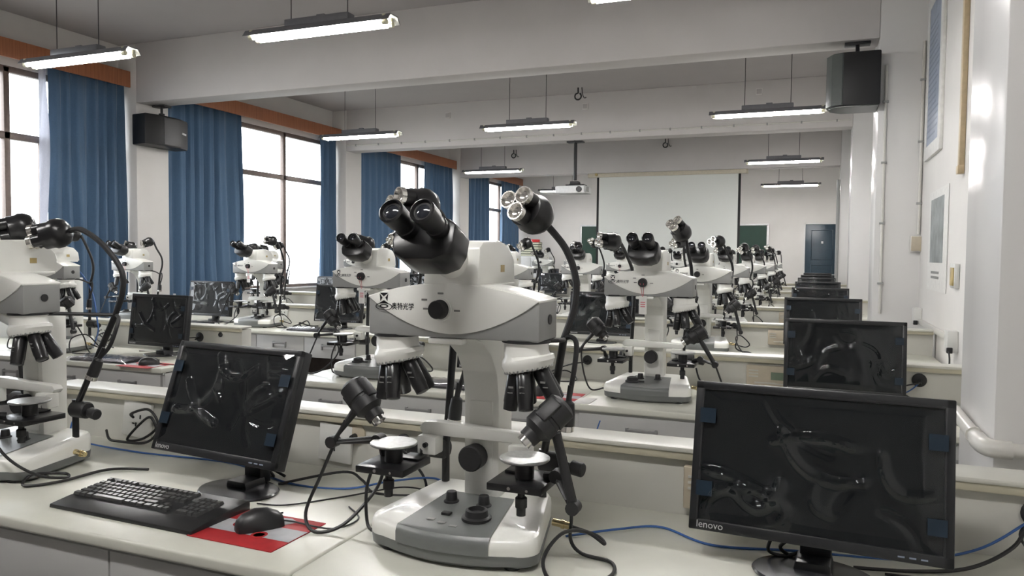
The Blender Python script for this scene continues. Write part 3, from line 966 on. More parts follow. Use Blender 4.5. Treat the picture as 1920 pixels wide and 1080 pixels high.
    bb = part('binocular_block', 'bino', lambda: MB().cyl(eblk(0, .026, 0), eblk(0, .075, 0), .0365, 26, bev=.003)
              .prism([(-.070, -.024), (-.060, -.052), (-.03, -.064), (.03, -.064), (.060, -.052), (.070, -.024), (.068, .018), (.045, .031), (-.045, .031), (-.068, .018)], .060, .140, 'XY', .007,
                     basis(EP0, (1, 0, 0), EU, ED)), BLACK, r)
    for i, x in enumerate((-.0345, .0345)):
        ey = part('eyepiece', 'eye%d' % i, lambda: MB().lathe([(.0235, 0), (.0235, .040), (.0215, .042), (.0215, .062), (.0250, .065), (.0262, .102), (.0225, .105), (.0195, .098), (0, .098)], 24, aim(eblk(x, .118, .002), ED)), BLACK, r)
        part('eyepiece_lens', 'eyel%d' % i, lambda: MB().lathe([(.015, 0), (.010, .0025), (0, .0035)], 18, aim(eblk(x, .2165, .002), ED)), LENS, ey)
    # nosepieces and objectives
    for s in (-1, 1):
        cx, cy = s * .160, -.055
        np_ = part('nosepiece', 'nose%d' % s, lambda: MB().cyl((cx, cy, .489), (cx, cy, .482), .052, 28)
                   .loft([[(cx + rr * math.cos(2 * math.pi * i / 28) + ox, cy + rr * math.sin(2 * math.pi * i / 28) + oy, z + tl * (rr * math.cos(2 * math.pi * i / 28))) for i in range(28)]
                          for rr, z, tl, ox, oy in ((.048, .484, 0, 0, 0), (.049, .466, .03, 0, 0), (.050, .456, .10, .002, 0), (.0565, .450, .18, .004, 0), (.058, .440, .20, .005, 0), (.051, .424, .21, .006, 0), (.030, .420, .21, .006, 0))]), WHITE, r)
        part('nosepiece_collar', 'collar%d' % s, lambda: MB().cyl((cx, cy, .490), (cx, cy, .4835), .0535, 28), BLACKM, np_)

        def knurl():
            k_ = MB()
            for i in range(30):
                a = 2 * math.pi * i / 30
                k_.box((cx + .006 + .0505 * math.cos(a), cy + .0505 * math.sin(a), .4255 + .21 * .0505 * math.cos(a)), (.005, .005, .006), .001, seg=1)
            return k_
        part('knurled_ring', 'knurl%d' % s, knurl, STEEL, np_)
        axis = Vector((.22, .04, -1)).normalized()
        e1 = axis.cross(Vector((0, 1, 0))).normalized(); e2 = axis.cross(e1)
        for i in range(5):
            a = 2 * math.pi * i / 5 + .35
            rad = e1 * math.cos(a) + e2 * math.sin(a)
            dr = axis * math.cos(.36) + rad * math.sin(.36)
            og = Vector((cx + .006, cy, .424)) + rad * .027 + axis * -.004
            ob = part('objective', 'obj%d%d' % (s, i), lambda: objective(dr, og), BLACK, r)
            ob_d = part('engraving', 'engr%d%d' % (s, i), lambda: MB().box((og.x + dr.x * .036, og.y + dr.y * .036 - .0172, og.z + dr.z * .036), (.011, .002, .004)).box((og.x + dr.x * .048, og.y + dr.y * .048 - .0172, og.z + dr.z * .048), (.011, .002, .002)), GREYINK, ob)
    # stages
    for s in (-1, 1):
        cx, cy = s * .164 - .005, -.055
        st = part('stage', 'stage%d' % s, lambda: MB().box((cx, cy, .178), (.124, .134, .016), .002).box((cx - s * .03, cy + .045, .188), (.05, .05, .006), .001).cyl((cx, cy, .18), (cx, cy, .222), .021, 20).cyl((cx - s * .03, cy + .07, .196), (s * .118, .03, .196), .012, 10), BLACK, r)
        part('stage_disc', 'sdisc%d' % s, lambda: MB().lathe([(.020, 0), (.052, .004), (.0555, .007), (.0555, .010), (.054, .0115), (0, .0115)], 32, aim((cx, cy, .220), (0, 0, 1))), STEEL, st, 'round silver stage disc')
        part('stage_knob', 'sknob%d' % s, lambda: MB().cyl((cx + .004, cy - .03, .172), (cx + .004, cy - .03, .150), .008, 12).cyl((cx + .004, cy - .03, .152), (cx + .004, cy - .03, .128), .013, 14, bev=.002).cyl((cx + .004, cy - .03, .128), (cx + .004, cy - .03, .112), .010, 14), RUBBER, st)
        part('stage_screw', 'sscrew%d' % s, lambda: MB().cyl((cx - .01, cy - .066, .179), (cx - .01, cy - .070, .179), .004, 10).cyl((cx + .03, cy - .066, .178), (cx + .03, cy - .069, .178), .003, 10), CHROME, st)
    # lamps
    for ls in spec['lamps']:
        lamp_set(r, **ls)
    for sa in spec['spots']:
        spot_arm(r, **sa)
    for c in spec.get('cables', ()):
        obj('lamp_cable', MB().tube(c, .0042, 8, 8), CABLE, r)
    part('signal_plug', 'bnc', lambda: MB().cyl((.183, .07, .05), (.225, .072, .045), .0085, 12, bev=.001).cyl((.205, .071, .047), (.212, .0715, .0465), .0105, 12), GOLD, r, 'gold plated cable plug')
    if spec.get('tag'):
        tg = obj('paper_tag', MB().box((-.02, -.112, .447), (.036, .001, .085)), PAPER, r, 'white paper tag hanging on a red string')
        obj('string', MB().tube([(-.03, -.134, .548), (-.025, -.113, .50), (-.022, -.1125, .485)], .0012, 5, 2).tube([(-.014, -.134, .548), (-.018, -.113, .50), (-.02, -.1125, .485)], .0012, 5, 2), PINK, tg)
        obj('tag_print', MB().box((-.02, -.1128, .46), (.022, .0006, .004)).box((-.02, -.1128, .45), (.022, .0006, .004)).box((-.02, -.1128, .44), (.022, .0006, .004)), PINK, tg)
    return r


def loop(cx, cy, rad, z, a0=0., turns=1.0, rise=0., n=10, ex=1.):
    return [(cx + rad * ex * math.cos(a0 + turns * 2 * math.pi * i / n), cy + rad * math.sin(a0 + turns * 2 * math.pi * i / n) * .6, z + rise * math.sin(math.pi * i / n)) for i in range(n + 1)]


SPOT_L = dict(pts=[(-.215, -.02, .185), (-.225, -.03, .225), (-.345, -.045, .212), (-.27, -.06, .30)], headp=(-.243, -.065, .322), hd=(.62, -.05, -.62),
              cable=[(-.30, -.06, .27), (-.335, -.05, .215), (-.37, -.06, .13), (-.40, -.08, .04), (-.36, -.10, .005), (-.30, -.07, .02), (-.26, -.0, .08), (-.245, .02, .13), (-.25, .0, .16), (-.265, -.02, .1), (-.25, -.04, .02), (-.22, -.05, .008)])
SPOT_R = dict(pts=[(.205, -.04, .19), (.235, -.06, .20), (.285, -.10, .150), (.245, -.10, .30)], headp=(.225, -.115, .325), hd=(-.50, -.42, -.55),
              cable=[(.245, -.08, .30), (.25, -.04, .2), (.25, .0, .1), (.24, .03, .03), (.27, .02, .006), (.34, -.0, .006), (.36, -.06, .006), (.33, -.13, .006), (.26, -.15, .006), (.22, -.1, .03), (.235, -.02, .06), (.27, .05, .045), (.31, .06, .02), (.29, .075, .03), (.225, .072, .045)])
# front centre microscope
SPEC_A0 = dict(
    lamps=[dict(side=-1, elbow=(-.105, .13, .46), neck=[(-.10, .15, .56), (-.105, .13, .66), (-.115, .09, .755)], head=(-.145, .02, .785), hd=(-.45, -.88, .05),
                torch_to=([(-.07, .14, .50), (-.055, .13, .45), (-.075, .125, .37), (-.09, .12, .315)], (-.12, 0, -1))),
           dict(side=1, base=(.14, .12), elbow=(.195, .10, .475), neck=[(.218, .105, .55), (.222, .10, .62), (.20, .085, .69)], head=(.142, .02, .766), hd=(-.24, -.9, .32),
                torch_to=([(.215, .09, .483), (.232, .08, .47), (.232, .07, .42), (.222, .06, .34)], (-.08, 0, -1)), bar=True)],
    spots=[SPOT_L, SPOT_R])
SPEC_B0 = dict(port=-.045,
    lamps=[dict(side=-1, elbow=(-.16, .13, .46), neck=[(-.18, .15, .56), (-.16, .12, .66), (-.10, .06, .72)], head=(-.02, .05, .74), hd=(-.5, -.8, -.2)),
           dict(side=1, base=(.15, .10), elbow=(.325, .10, .478), neck=[(.355, .10, .545), (.352, .10, .615), (.29, .09, .69), (.215, .08, .735)], head=(.135, .05, .722), hd=(-.80, -.42, -.22),
                torch_to=([(.345, .095, .47), (.352, .08, .44), (.335, .07, .385), (.305, .06, .35)], (-.45, -.1, -1)), bar=True)],
    spots=[SPOT_L, dict(SPOT_R, pts=[(.12, -.10, .19), (.10, -.14, .20), (.10, -.15, .25)], headp=(.08, -.15, .29), hd=(-.05, .3, -1),
                        cable=[(.10, -.14, .24), (.11, -.15, .17), (.19, -.15, .09), (.245, -.10, .03), (.27, -.03, .006), (.23, -.0, .006), (.2, -.08, .02), (.235, -.13, .006), (.29, -.06, .006), (.31, .08, .006), (.42, .13, .006)])])
SPEC_A1 = dict(port=-.075, tag=True,
    lamps=[dict(side=-1, elbow=(-.115, .13, .42), neck=[(-.115, .135, .52), (-.125, .12, .61), (-.145, .06, .69)], head=(-.195, -.03, .742), hd=(-.80, -.60, .05)),
           dict(side=1, elbow=(.150, .13, .42), neck=[(.165, .13, .52), (.165, .11, .62), (.155, .06, .70)], head=(.13, .0, .79), hd=(-.42, -.72, .58),
                torch_to=([(.19, .12, .45), (.205, .11, .41), (.20, .1, .36)], (-.1, 0, -1)), bar=True)],
    spots=[dict(SPOT_L, cable=[(-.30, -.06, .27), (-.33, -.05, .2), (-.32, -.02, .08), (-.3, .03, .01), (-.24, .04, .02)]),
           dict(SPOT_R, hd=(-.75, -.25, -.5), headp=(.215, -.11, .315), pts=[(.205, -.04, .19), (.24, -.07, .205), (.31, -.10, .188), (.24, -.10, .30)],
                cable=[(.31, -.08, .18), (.335, -.05, .10), (.35, -.02, .04), (.33, .0, .006), (.28, .01, .03), (.23, 0, .1), (.21, .02, .15)])])


def rand_spec(seed, tagp=.25):
    g = random.Random(seed)
    j = lambda a: g.uniform(-a, a)
    lx = g.choice((-.17, -.06, -.2)); rx = .13 + j(.07); rz = .765 + j(.04); lz = .745 + j(.04)
    e = .17 + j(.04)
    return dict(port=g.choice((-.075, .045)), tag=g.random() < tagp,
                lamps=[dict(side=-1, elbow=(-.12, .13, .44), neck=[(-.125, .14, .53), (lx * .6 - .05, .12, .63), (lx * .9, .07, lz - .05)], head=(lx, .0, lz), hd=(-.6 + j(.5), -.8, .1 + j(.3))),
                       dict(side=1, elbow=(e, .12, .45), neck=[(e + .03, .12, .54), (e + .03, .11, .62), (rx + .05, .07, rz - .06)], head=(rx, .02, rz), hd=(-.4 + j(.6), -.8, .1 + j(.5)),
                            torch_to=([(e + .03, .11, .46), (e + .045, .10, .42), (e + .03, .09, .35)], (-.1, 0, -1)), bar=True)],
                spots=[dict(SPOT_L, headp=(-.243 + j(.02), -.065, .322 + j(.02))),
                       dict(SPOT_R, hd=(-.6, -.35 + j(.3), -.55), cable=[(.25, -.06, .2), (.25, .0, .1), (.24 + j(.03), .03, .03), (.27, .02, .006), (.33, -.02, .006), (.35, -.06, .006), (.30, -.13, .02), (.25, -.09, .10), (.27, .0, .12), (.33, .03, .06), (.30, .07, .03), (.225, .072, .045)])])


SEAT = {'A': ('right', 'wall-side'), 'B': ('right', 'aisle-side'), 'C': ('left', 'aisle-side'), 'D': ('left', 'window-side')}
SCX = {'A': -.732, 'B': -2.23, 'C': -4.72, 'D': -6.24}
RZ = random.Random(11)
SPECS = {('A', 0): SPEC_A0, ('B', 0): SPEC_B0, ('A', 1): SPEC_A1}
TEMPL = [rand_spec(i + 40) for i in range(5)]


def scope_label(c, s):
    if (c, s) == ('A', 0):
        return 'largest white comparison microscope in the centre foreground'
    if (c, s) == ('B', 0):
        return 'white comparison microscope cut off by the left edge of the view'
    blk, seat = SEAT[c]
    return 'white comparison microscope, %s bench row, %s block, %s place' % (ORD[s], blk, seat)


def copy_tree(o, parent=None):
    c = o.copy(); COL.objects.link(c)
    if parent:
        c.parent = parent
    for ch in list(o.children):
        copy_tree(ch, c)
    return c


templ_objs = {}
for s in range(8):
    for c in 'ABCD':
        if s == 0 and c in 'CD' or (c == 'D' and s == 1):
            continue
        x = SCX[c]
        if (c, s) == ('B', 0):
            x = -2.29
        if (c, s) == ('A', 1):
            x = -.705
        jx, jy, jr = (0, 0, 0) if s == 0 or (c, s) == ('A', 1) else (RZ.uniform(-.03, .03), RZ.uniform(-.02, .02), RZ.uniform(-.05, .05))
        loc = (x + jx, 1.585 + 2 * s + jy, DZ)
        lab = scope_label(c, s)
        if (c, s) in SPECS:
            build_scope(loc, 0., lab, SPECS[(c, s)])
        else:
            k = RZ.randrange(len(TEMPL))
            if (c, s) == ('B', 1):
                k = 0
            if k not in templ_objs:
                templ_objs[k] = build_scope(loc, jr, lab, TEMPL[k])
            else:
                o = copy_tree(templ_objs[k]); o.location = loc; o.rotation_euler = (0, 0, jr); o['label'] = lab

# ------------------------------------------------------------------ monitors
MW, MH = .505, .335


def film_mb(w, h, seed):
    rnd = random.Random(seed * 17)
    cr = []
    for _ in range(11):
        x, z = rnd.uniform(-.45, .45) * w, rnd.uniform(.05, .95) * h
        a = rnd.uniform(0, math.pi); L = rnd.uniform(.05, .2); bend = rnd.uniform(-.06, .06)
        P = []
        for k in range(9):
            t = k / 8 - .5
            P.append((x + math.cos(a) * t * L - math.sin(a) * bend * (1 - 4 * t * t), z + math.sin(a) * t * L + math.cos(a) * bend * (1 - 4 * t * t)))
        k_ = 1. if seed in (2, 3) else .5
        cr.append((P, k_ * rnd.uniform(.006, .013) * rnd.choice((1, 1, -.5)), rnd.uniform(.006, .011)))

    def fn(u, v):
        x = (u - .5) * w; z = v * h
        q = Vector((x * 5, z * 5, seed * 3.1))
        d = .0025 * mnoise.noise(q) + .0012 * mnoise.noise(q * 2.3)
        for P, hh, ww in cr:
            m = 1e9
            for k in range(8):
                ax, az = P[k]; bx, bz = P[k + 1]
                ux, uz = bx - ax, bz - az
                t = max(0, min(1, ((x - ax) * ux + (z - az) * uz) / (ux * ux + uz * uz)))
                ex, ez = x - ax - t * ux, z - az - t * uz
                m = min(m, (ex * ex + ez * ez) / (1 if 0 < k + t < 8 else .6))
            if m < 9 * ww * ww:
                d += hh * math.exp(-m / (ww * ww))
        e = min(u, 1 - u, v, 1 - v)
        return (x, -.003 - max(0., d + .004) * min(1, e * 12), z)
    return MB().grid(fn, 110, 72)


def monitor(loc, rz, label, w=MW, h=MH, tilt=.126, z0=.062, yo=-.03, seed=1):
    r = thing('monitor', label, 'monitor', loc, rz, 'black computer monitors')
    key = 'mon%.2f%.2f%.2f%.2f' % (w, h, tilt, z0)
    M = Matrix.Translation((0, yo, z0)) @ Matrix.Rotation(-tilt, 4, 'X')
    bw = .019

    def P(name, k, fn, m, par, lab=None):
        if k not in CACHE:
            t = fn(); bmesh.ops.transform(t.bm, matrix=M, verts=t.bm.verts); CACHE[k] = t.mesh(name)
        return link(name, CACHE[k], m, par, lab)
    P('housing', key + 'h', lambda: MB().box((0, .020, h / 2), (w, .030, h), .004).box((0, .045, h * .5), (w * .8, .04, h * .74), .012), BEZEL, r)
    P('bezel', key + 'b', lambda: MB().box((0, 0, bw * .6), (w, .014, bw * 1.2), .003).box((0, 0, h - bw / 2), (w, .014, bw), .003).box((-w / 2 + bw / 2, 0, h / 2), (bw, .014, h), .003).box((w / 2 - bw / 2, 0, h / 2), (bw, .014, h), .003), BEZEL, r)
    sc_ = P('screen', key + 's', lambda: MB().box((0, .002, h / 2), (w - 2 * bw + .002, .006, h - 2 * bw + .002)), SCREEN, r)

    def fm():
        t = film_mb(w - .03, h - .034, seed); bmesh.ops.translate(t.bm, verts=t.bm.verts, vec=(0, -.005, .020)); return t
    P('protective_film', key + 'f%d' % seed, fm, FILM, sc_, 'wrinkled clear protective film')
    for i, (sx, z) in enumerate(((-1, h - .075), (1, h - .085), (-1, .09), (1, .075))):
        P('tape', key + 't%d' % i, lambda: MB().box((sx * (w / 2 - .03), -.0145, z), (.034, .0012, .032)), TAPE, sc_, 'blue tape square holding the film')
    P('buttons', key + 'bt', lambda: MB().box((w * .32, -.0075, .010), (.012, .002, .003)).box((w * .36, -.0075, .010), (.012, .002, .003)).box((w * .40, -.0075, .010), (.012, .002, .003)), FADED, r)
    kk = key + 'lt'
    if kk not in CACHE:
        t = text_mb('lenovo', .021, Matrix.Translation((-w / 2 + .045, -.0078, .0125)) @ STAND)
        bmesh.ops.transform(t.bm, matrix=M, verts=t.bm.verts); CACHE[kk] = t.mesh('lettering')
    link('lettering', CACHE[kk], PRINT, r, 'silver brand lettering')
    zt = z0 + h * .45
    part('neck', key + 'n', lambda: MB().prism([(-.030, .010), (.034, .010), (.030, zt), (-.030, zt)], .005 + max(0, yo + .04) + .02 + tilt * .1, .045 + .02 + tilt * .1, 'XZ', .004)
         .prism([(-.040, .008), (.040, .008), (.034, .03), (-.034, .03)], .0, .075, 'XZ', .003), BEZEL, r)
    part('foot', 'mfoot', lambda: MB().loft([[(rx * math.cos(a) , ry * math.sin(a) + .01, z) for a in [2 * math.pi * i / 40 for i in range(40)]] for rx, ry, z in ((.122, .092, 0), (.124, .094, .004), (.120, .09, .008), (.06, .05, .013))]), MBASE, r, 'glossy oval foot')
    return r


def mon_label(c, s):
    blk, seat = SEAT[c]
    return 'black monitor with film-covered screen, %s bench row, %s block, %s place' % (ORD[s], blk, seat)


MONX = {'A': .08, 'B': -1.52, 'C': -3.93, 'D': -5.38}
for s in range(8):
    for c in 'ABCD':
        if s == 0 and c in 'CD':
            continue
        if c == 'D' and s == 1:
            continue
        x = MONX[c]; y = 1.704 + 2 * s; rz = 0.
        if (c, s) == ('A', 0):
            monitor((.017, y - .02, DZ), -.06, 'largest black monitor with wrinkled film, at the lower right', .505, .322, .20, .078, -.035, seed=2); continue
        if (c, s) == ('B', 0):
            monitor((-1.485, 1.66, DZ), -.10, 'black monitor tilted back behind the black keyboard, left foreground', .47, .315, .34, .113, -.085, seed=3); continue
        if (c, s) == ('A', 1):
            x = .142
        if c in 'CD':
            rz = RZ.uniform(-.05, .03)
        x += 0 if s < 2 else RZ.uniform(-.02, .02)
        monitor((x, y, DZ), rz, mon_label(c, s), seed=1 + (s * 3 + ord(c)) % 4)

# ------------------------------------------------------------------ keyboard, mouse, mouse mats


def keyboard(loc, rz, label, keys=True):
    r = thing('keyboard', label, 'keyboard', loc, rz)
    obj('case', MB().prism([(-.10, .0), (-.098, .010), (-.045, .017), (.094, .027), (.10, .022), (.10, 0)], -.245, .245, 'YZ', .003), KEYB, r)
    mk = {}

    def key(x, y, w, d=.0155):
        if w not in mk:
            t = MB()
            t.loft([[(sx * (w / 2 - i), sy * (d / 2 - i), z) for sx, sy in ((-1, -1), (1, -1), (1, 1), (-1, 1))] for i, z in ((0, 0), (.0004, .003), (.002, .0075))])
            mk[w] = t.mesh('key')
        o = link('key', mk[w], KEYC, r)
        o.location = (x, y, .017 + (y + .045) * .072); o.rotation_euler = (.072, 0, 0)
    P = .0187
    rows = [(.072, [(0, .015)] + [(2 + i + (i // 4) * .5, .015) for i in range(12)]),
            (.048, [(i, .0165) for i in range(13)] + [(13.5, .034)]),
            (.029, [(.25, .025)] + [(1.5 + i, .0165) for i in range(12)] + [(13.75, .026)]),
            (.010, [(.4, .030)] + [(1.75 + i, .0165) for i in range(11)] + [(13.4, .040)]),
            (-.009, [(.6, .038)] + [(2.25 + i, .0165) for i in range(10)] + [(13.1, .046)]),
            (-.028, [(.1, .022), (1.3, .018), (2.5, .02), (6.2, .108), (9.9, .02), (11.1, .02), (12.3, .02), (13.7, .022)])]
    for y, ks in rows:
        for u, w in ks:
            key(-.228 + u * P, y, w)
    for y in (.072, .048, .029):
        for u in range(3):
            key(.052 + u * P, y, .0162)
    for u in range(3):
        key(.052 + u * P, -.028, .0162)
    key(.052 + P, -.009, .0162)
    for y in (.048, .029, .010, -.009):
        for u in range(4):
            key(.135 + u * P, y, .0162)
    for u, w in ((.5, .035), (2, .0162), (3, .0162)):
        key(.135 + u * P, -.028, w)
    return r


keyboard((-1.592, 1.462, DZ), -.02, 'black full-size keyboard on the bench in front of the tilted monitor')


def mousemat(loc, rz, label):
    r = thing('mouse_mat', label, 'mouse mat', loc, rz, 'red and grey mouse mats')
    w, d = .25, .20
    obj('mat_sheet', MB().box((0, 0, .0012), (w, d, .0024), .0006), RED, r)
    obj('grey_band', MB().box((0, -.005, .0026), (w - .002, .07, .0004)), PADGREY, r)
    obj('printed_ring', MB().lathe([(.020, 0), (.020, .0003), (.013, .0003), (.013, 0)], 20, aim((.03, -.03, .0028), (0, 0, 1))).lathe([(.020, 0), (.020, .0003), (.013, .0003), (.013, 0)], 20, aim((-.06, .01, .0028), (0, 0, 1))), RED, r)
    obj('printed_block', MB().prism([(-.02, .035), (.04, .045), (.06, .075), (.03, .09), (-.03, .08)], .0026, .0030, 'XY'), PADGREY, r)


def mouse(loc, rz, label, cable):
    r = thing('computer_mouse', label, 'mouse', loc, rz, 'black computer mice')

    def sec(y, w, h, lean=0):
        return [(w * math.cos(a), y, max(0., h * math.sin(a)) ** .9 if math.sin(a) > 0 else 0.0) for a in [math.pi * i / 12 for i in range(13)]]
    obj('shell', MB().loft([sec(y, w, h) for y, w, h in ((-.056, .012, .010), (-.052, .022, .018), (-.04, .029, .027), (-.01, .031, .035), (.02, .030, .033), (.045, .027, .024), (.056, .020, .015), (.058, .012, .009))]), KEYB, r)
    obj('scroll_wheel', MB().cyl((-.004, .032, .028), (.004, .032, .028), .009, 14), RUBBER, r)
    obj('button_split', MB().box((0, .045, .0268), (.0016, .026, .004)), MBASE, r)
    obj('mouse_lead', MB().tube(cable, .0022, 6, 6), CABLE, r)


mousemat((-1.232, 1.452, DZ), -.02, 'red and grey mouse mat beside the black keyboard in the foreground')
mouse((-1.235, 1.46, DZ + .0026), -.65, 'black mouse lying on the foreground mouse mat', [(0, .056, .008), (.01, .08, .004), (.10, .15, .002), (.06, .23, .0), (-.04, .24, .0)])
mousemat((-1.13, 3.42, DZ), .02, 'red and grey mouse mat at the second row, behind the central microscope')
mouse((-1.2, 3.42, DZ + .0026), -.3, 'black mouse on the second-row mat of the right block', [(0, .056, .008), (.0, .1, .002), (-.05, .16, .0)])
mousemat((-3.66, 3.34, DZ), -.03, 'red mouse mat at the corner of the left second-row bench')
mouse((-3.64, 3.35, DZ + .0026), -.9, 'black mouse on the mat at the left bench corner', [(0, .056, .008), (.02, .09, .002), (.05, .16, .0)])


# plastic-wrapped keyboards lying on benches
def wrapped(loc, rz, label, seed):
    r = thing('wrapped_keyboard', label, 'keyboard', loc, rz, 'keyboards still in plastic bags')
    obj('case', MB().prism([(-.075, .002), (-.073, .012), (.072, .022), (.075, .018), (.075, .002)], -.22, .22, 'YZ', .002), KEYB, r)

    def fn(u, v):
        x = (u - .5) * .52; y = (v - .5) * .21
        e = min(u, 1 - u, v, 1 - v)
        q = Vector((x * 22, y * 22, seed * 2.1))
        h = .004 + min(1, e * 8) * .021 + .009 * abs(mnoise.noise(q)) * min(1, e * 6 + .3) + .004 * abs(mnoise.noise(q * 2.3))
        return (x + .01 * mnoise.noise(q * .4), y + .01 * mnoise.noise(q * .4 + Vector((3, 1, 0))), h)
    obj('plastic_bag', MB().grid(fn, 40, 20), BAG, r, 'crinkled clear plastic bag')


wrapped((-4.02, 3.38, DZ), .02, 'keyboard in a crinkled plastic bag on the left second-row bench', 1)
wrapped((-4.02, 5.45, DZ), .04, 'keyboard in a crinkled plastic bag on the left third-row bench', 2)
wrapped((-1.66, 3.44, DZ), -.03, 'keyboard in a crinkled plastic bag on the right second-row bench', 3)
wrapped((-5.4, 5.45, DZ), .0, 'keyboard in a crinkled plastic bag in the third row near the window', 4)

# white paper sheet on second-row bench by the microscope base
tag(obj('paper_sheet', MB().box((-.975, 3.36, DZ + .001), (.10, .14, .0012)), PAPER), 'small white paper sheet at the front edge of the second-row bench', 'paper')


# ------------------------------------------------------------------ loose cables on the benches
def cable(name, pts, r, m, label, cat='cable'):
    o = obj(name, MB().tube(pts, r, 8, 8), m)
    tag(o, label, cat)
    return o


Z = DZ + .003
cable('network_cable', [(-2.45, 1.955, .90), (-2.43, 1.90, Z + .01), (-2.1, 1.86, Z), (-1.7, 1.88, Z), (-1.4, 1.78, Z), (-1.22, 1.80, Z), (-1.1, 1.86, Z + .02), (-.98, 1.90, Z + .03), (-.9, 1.86, Z)], .003, BLUEC,
      'blue network cable running under the tilted monitor on the front bench')
cable('network_cable', [(-.53, 1.70, Z), (-.42, 1.78, Z + .006), (-.33, 1.85, Z), (-.2, 1.78, Z), (-.02, 1.82, Z), (.2, 1.86, Z), (.35, 1.90, Z + .03), (.452, 1.94, .875)], .003, BLUEC,
      'blue network cable from the central microscope behind the big monitor')
cable('network_cable', [(-.45, 3.73, Z), (-.35, 3.82, Z + .01), (-.2, 3.80, Z), (-.05, 3.84, Z), (.2, 3.86, Z), (.4, 3.92, Z + .04), (.478, 3.945, .878)], .003, BLUEC,
      'blue network cable on the wall-side bench of the second row')
cable('power_cord', [(.10, 1.77, Z), (.22, 1.80, Z), (.33, 1.84, Z + .01), (.42, 1.90, .83), (.455, 1.945, .876)], .0042, CABLE, 'black power cord from the big monitor to the wall-side grommet')
cable('power_cord', [(.16, 1.76, Z), (.35, 1.77, Z), (.52, 1.74, Z), (.62, 1.79, Z), (.5, 1.86, Z), (.44, 1.92, .84), (.452, 1.945, .87)], .003, CABLE, 'thin black lead looping on the bench right of the big monitor')
cable('power_cord', [(-1.42, 1.72, Z), (-1.5, 1.79, Z + .02), (-1.55, 1.80, Z + .045), (-1.5, 1.78, Z + .05), (-1.46, 1.79, Z + .01), (-1.55, 1.82, Z + .02), (-1.56, 1.81, Z + .05), (-1.45, 1.83, Z)], .0042, CABLE,
      'coiled black cord behind the neck of the tilted monitor')
cable('power_cord', [(-1.42, 1.76, Z), (-1.28, 1.88, Z + .02), (-1.2, 1.86, Z + .01), (-1.12, 1.80, Z), (-1.0, 1.84, Z), (-1.02, 1.90, Z + .03), (-1.13, 1.955, .876)], .004, CABLE,
      'black cord running from the tilted monitor to the ledge grommet')
cable('power_cord', [(-1.36, 1.60, Z), (-1.28, 1.62, Z), (-1.18, 1.74, Z), (-1.06, 1.83, Z + .015), (-1.0, 1.88, Z)], .0022, CABLE, 'thin black lead curving past the mouse mat to the back of the bench')
cable('power_cord', [(-.06, 1.74, Z + .07), (-.075, 1.75, Z + .02), (-.04, 1.76, Z + .008), (.0, 1.76, Z + .03), (-.01, 1.75, Z + .06), (-.05, 1.75, Z + .03), (-.02, 1.77, Z)], .004, CABLE,
      'black cord loop hanging behind the foot of the big monitor')
# coil on the ledge socket by the left microscope
cable('power_cord', [(-2.2, 1.955, .87), (-2.18, 1.93, .89), (-2.10, 1.93, .91), (-2.06, 1.93, .86), (-2.12, 1.925, .81), (-2.19, 1.92, .80), (-2.13, 1.92, .86), (-2.07, 1.91, .89), (-2.045, 1.91, .84), (-2.1, 1.91, .80), (-2.2, 1.90, .797),
                     (-2.25, 1.9, .80), (-2.3, 1.93, .82)], .0045, CABLE, 'bundled black cord on the socket behind the left microscope')
for x, y, l in ((-1.13, 3.945, 'black leads from the grommet on the second-row ledge, right block'), (-3.86, 3.945, 'black leads from the grommet on the left second-row ledge'),
                (.48, 3.945, 'black leads from the wall-side grommet of the second-row ledge')):
    cable('power_cord', [(x, y, .876), (x - .06, y - .05, .87), (x - .14, y - .06, .84), (x - .2, y - .09, Z + .02), (x - .12, y - .12, Z), (x - .02, y - .10, Z + .01), (x - .1, y - .06, Z + .05), (x - .24, y - .1, Z), (x - .34, y - .16, Z)], .0038, CABLE, l)
cable('power_cord', [(-4.75, 3.94, .88), (-4.72, 3.9, .87), (-4.64, 3.88, .84), (-4.60, 3.88, .82), (-4.56, 3.88, .86), (-4.62, 3.87, .88), (-4.7, 3.87, .84), (-4.6, 3.86, .80), (-4.5, 3.84, Z)], .005, CABLE,
      'bundled black cord at the socket on the left second-row ledge')
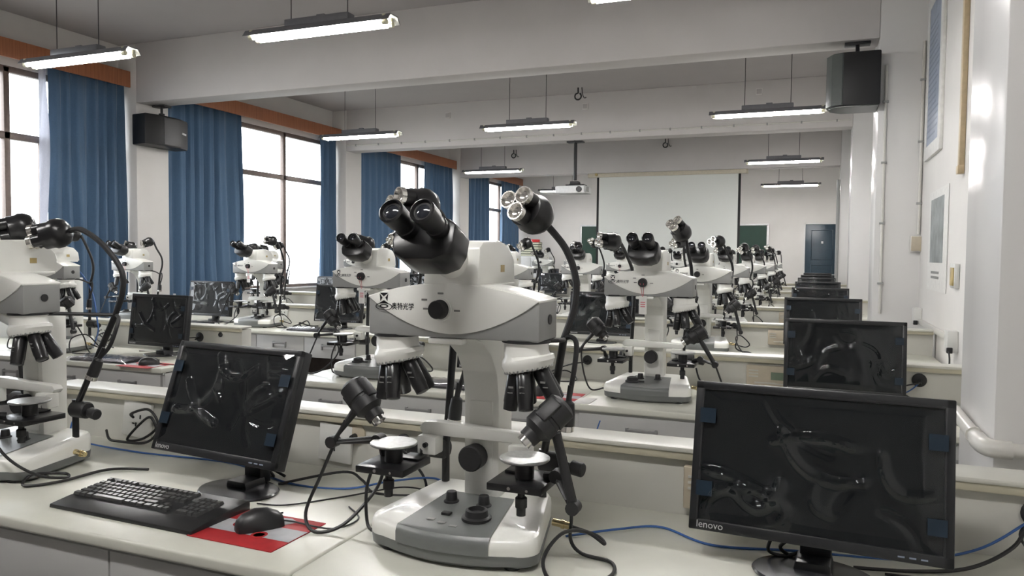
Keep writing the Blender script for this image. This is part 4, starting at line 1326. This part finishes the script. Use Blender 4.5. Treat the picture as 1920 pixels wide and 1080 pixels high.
cable('power_cord', [(-4.40, 5.66, Z), (-4.36, 5.72, Z + .02), (-4.30, 5.74, Z + .05), (-4.26, 5.72, Z + .01), (-4.33, 5.70, Z), (-4.38, 5.74, Z + .03), (-4.3, 5.78, Z), (-4.22, 5.8, Z)], .006, CABLE,
      'bundle of black cord on the left third-row bench')
cable('power_cord', [(-5.3, 5.76, Z), (-5.2, 5.72, Z), (-5.1, 5.78, Z + .01), (-5.0, 5.84, Z), (-4.95, 5.88, .85), (-5.1, 5.945, .87)], .005, CABLE, 'black cord behind the window-side monitor in the third row')
cable('network_cable', [(-4.62, 3.78, Z), (-4.5, 3.72, Z + .12), (-4.48, 3.70, .98), (-4.52, 3.7, 1.16), (-4.60, 3.68, 1.30), (-4.68, 3.66, 1.34)], .005, BLUEC, 'blue cable hanging off the second-row microscope near the left edge')

# stack of books on a cabinet at the far left corner
t = thing('cabinet', 'low grey cabinet at the far end by the last window', 'cabinet', (-7.15, 19.6, 0))
obj('carcass', MB().box((0, 0, .72), (.95, .42, 1.44), .006), FRONT, t)
for s in (-1, 1):
    dr = obj('cabinet_door', MB().box((s * .235, -.217, .72), (.455, .018, 1.38), .004), FRONT, t)
    obj('handle', MB().box((s * .04, -.232, .85), (.014, .014, .14), .003), HANDLE, dr)
zz = 1.44
nms = ['bottom', 'second from bottom', 'third from bottom', 'third from top', 'second from top', 'top']
for i in range(6):
    b = thing('book', 'pale green thick volume on the far cabinet, %s of its stack' % nms[i], 'book', (-7.2 + .01 * (i % 2), 19.55, zz), .03 * (i % 3 - 1), 'volumes stacked on the far cabinet')
    part('pages', 'bookp', lambda: MB().box((0, 0, .032), (.50, .26, .044)), BOOKC, b)
    part('cover', 'bookc', lambda: MB().box((0, 0, .005), (.52, .28, .01), .002).box((0, 0, .059), (.52, .28, .01), .002).box((0, .137, .032), (.52, .006, .062), .002), BOOKD, b)
    zz += .064
b = thing('box', 'small red box on top of the far stack of volumes', 'box', (-7.1, 19.55, zz))
obj('box_body', MB().box((0, 0, .035), (.26, .14, .07), .004), REDP, b)
obj('lid', MB().box((0, 0, .073), (.265, .145, .008), .002), REDP, b)
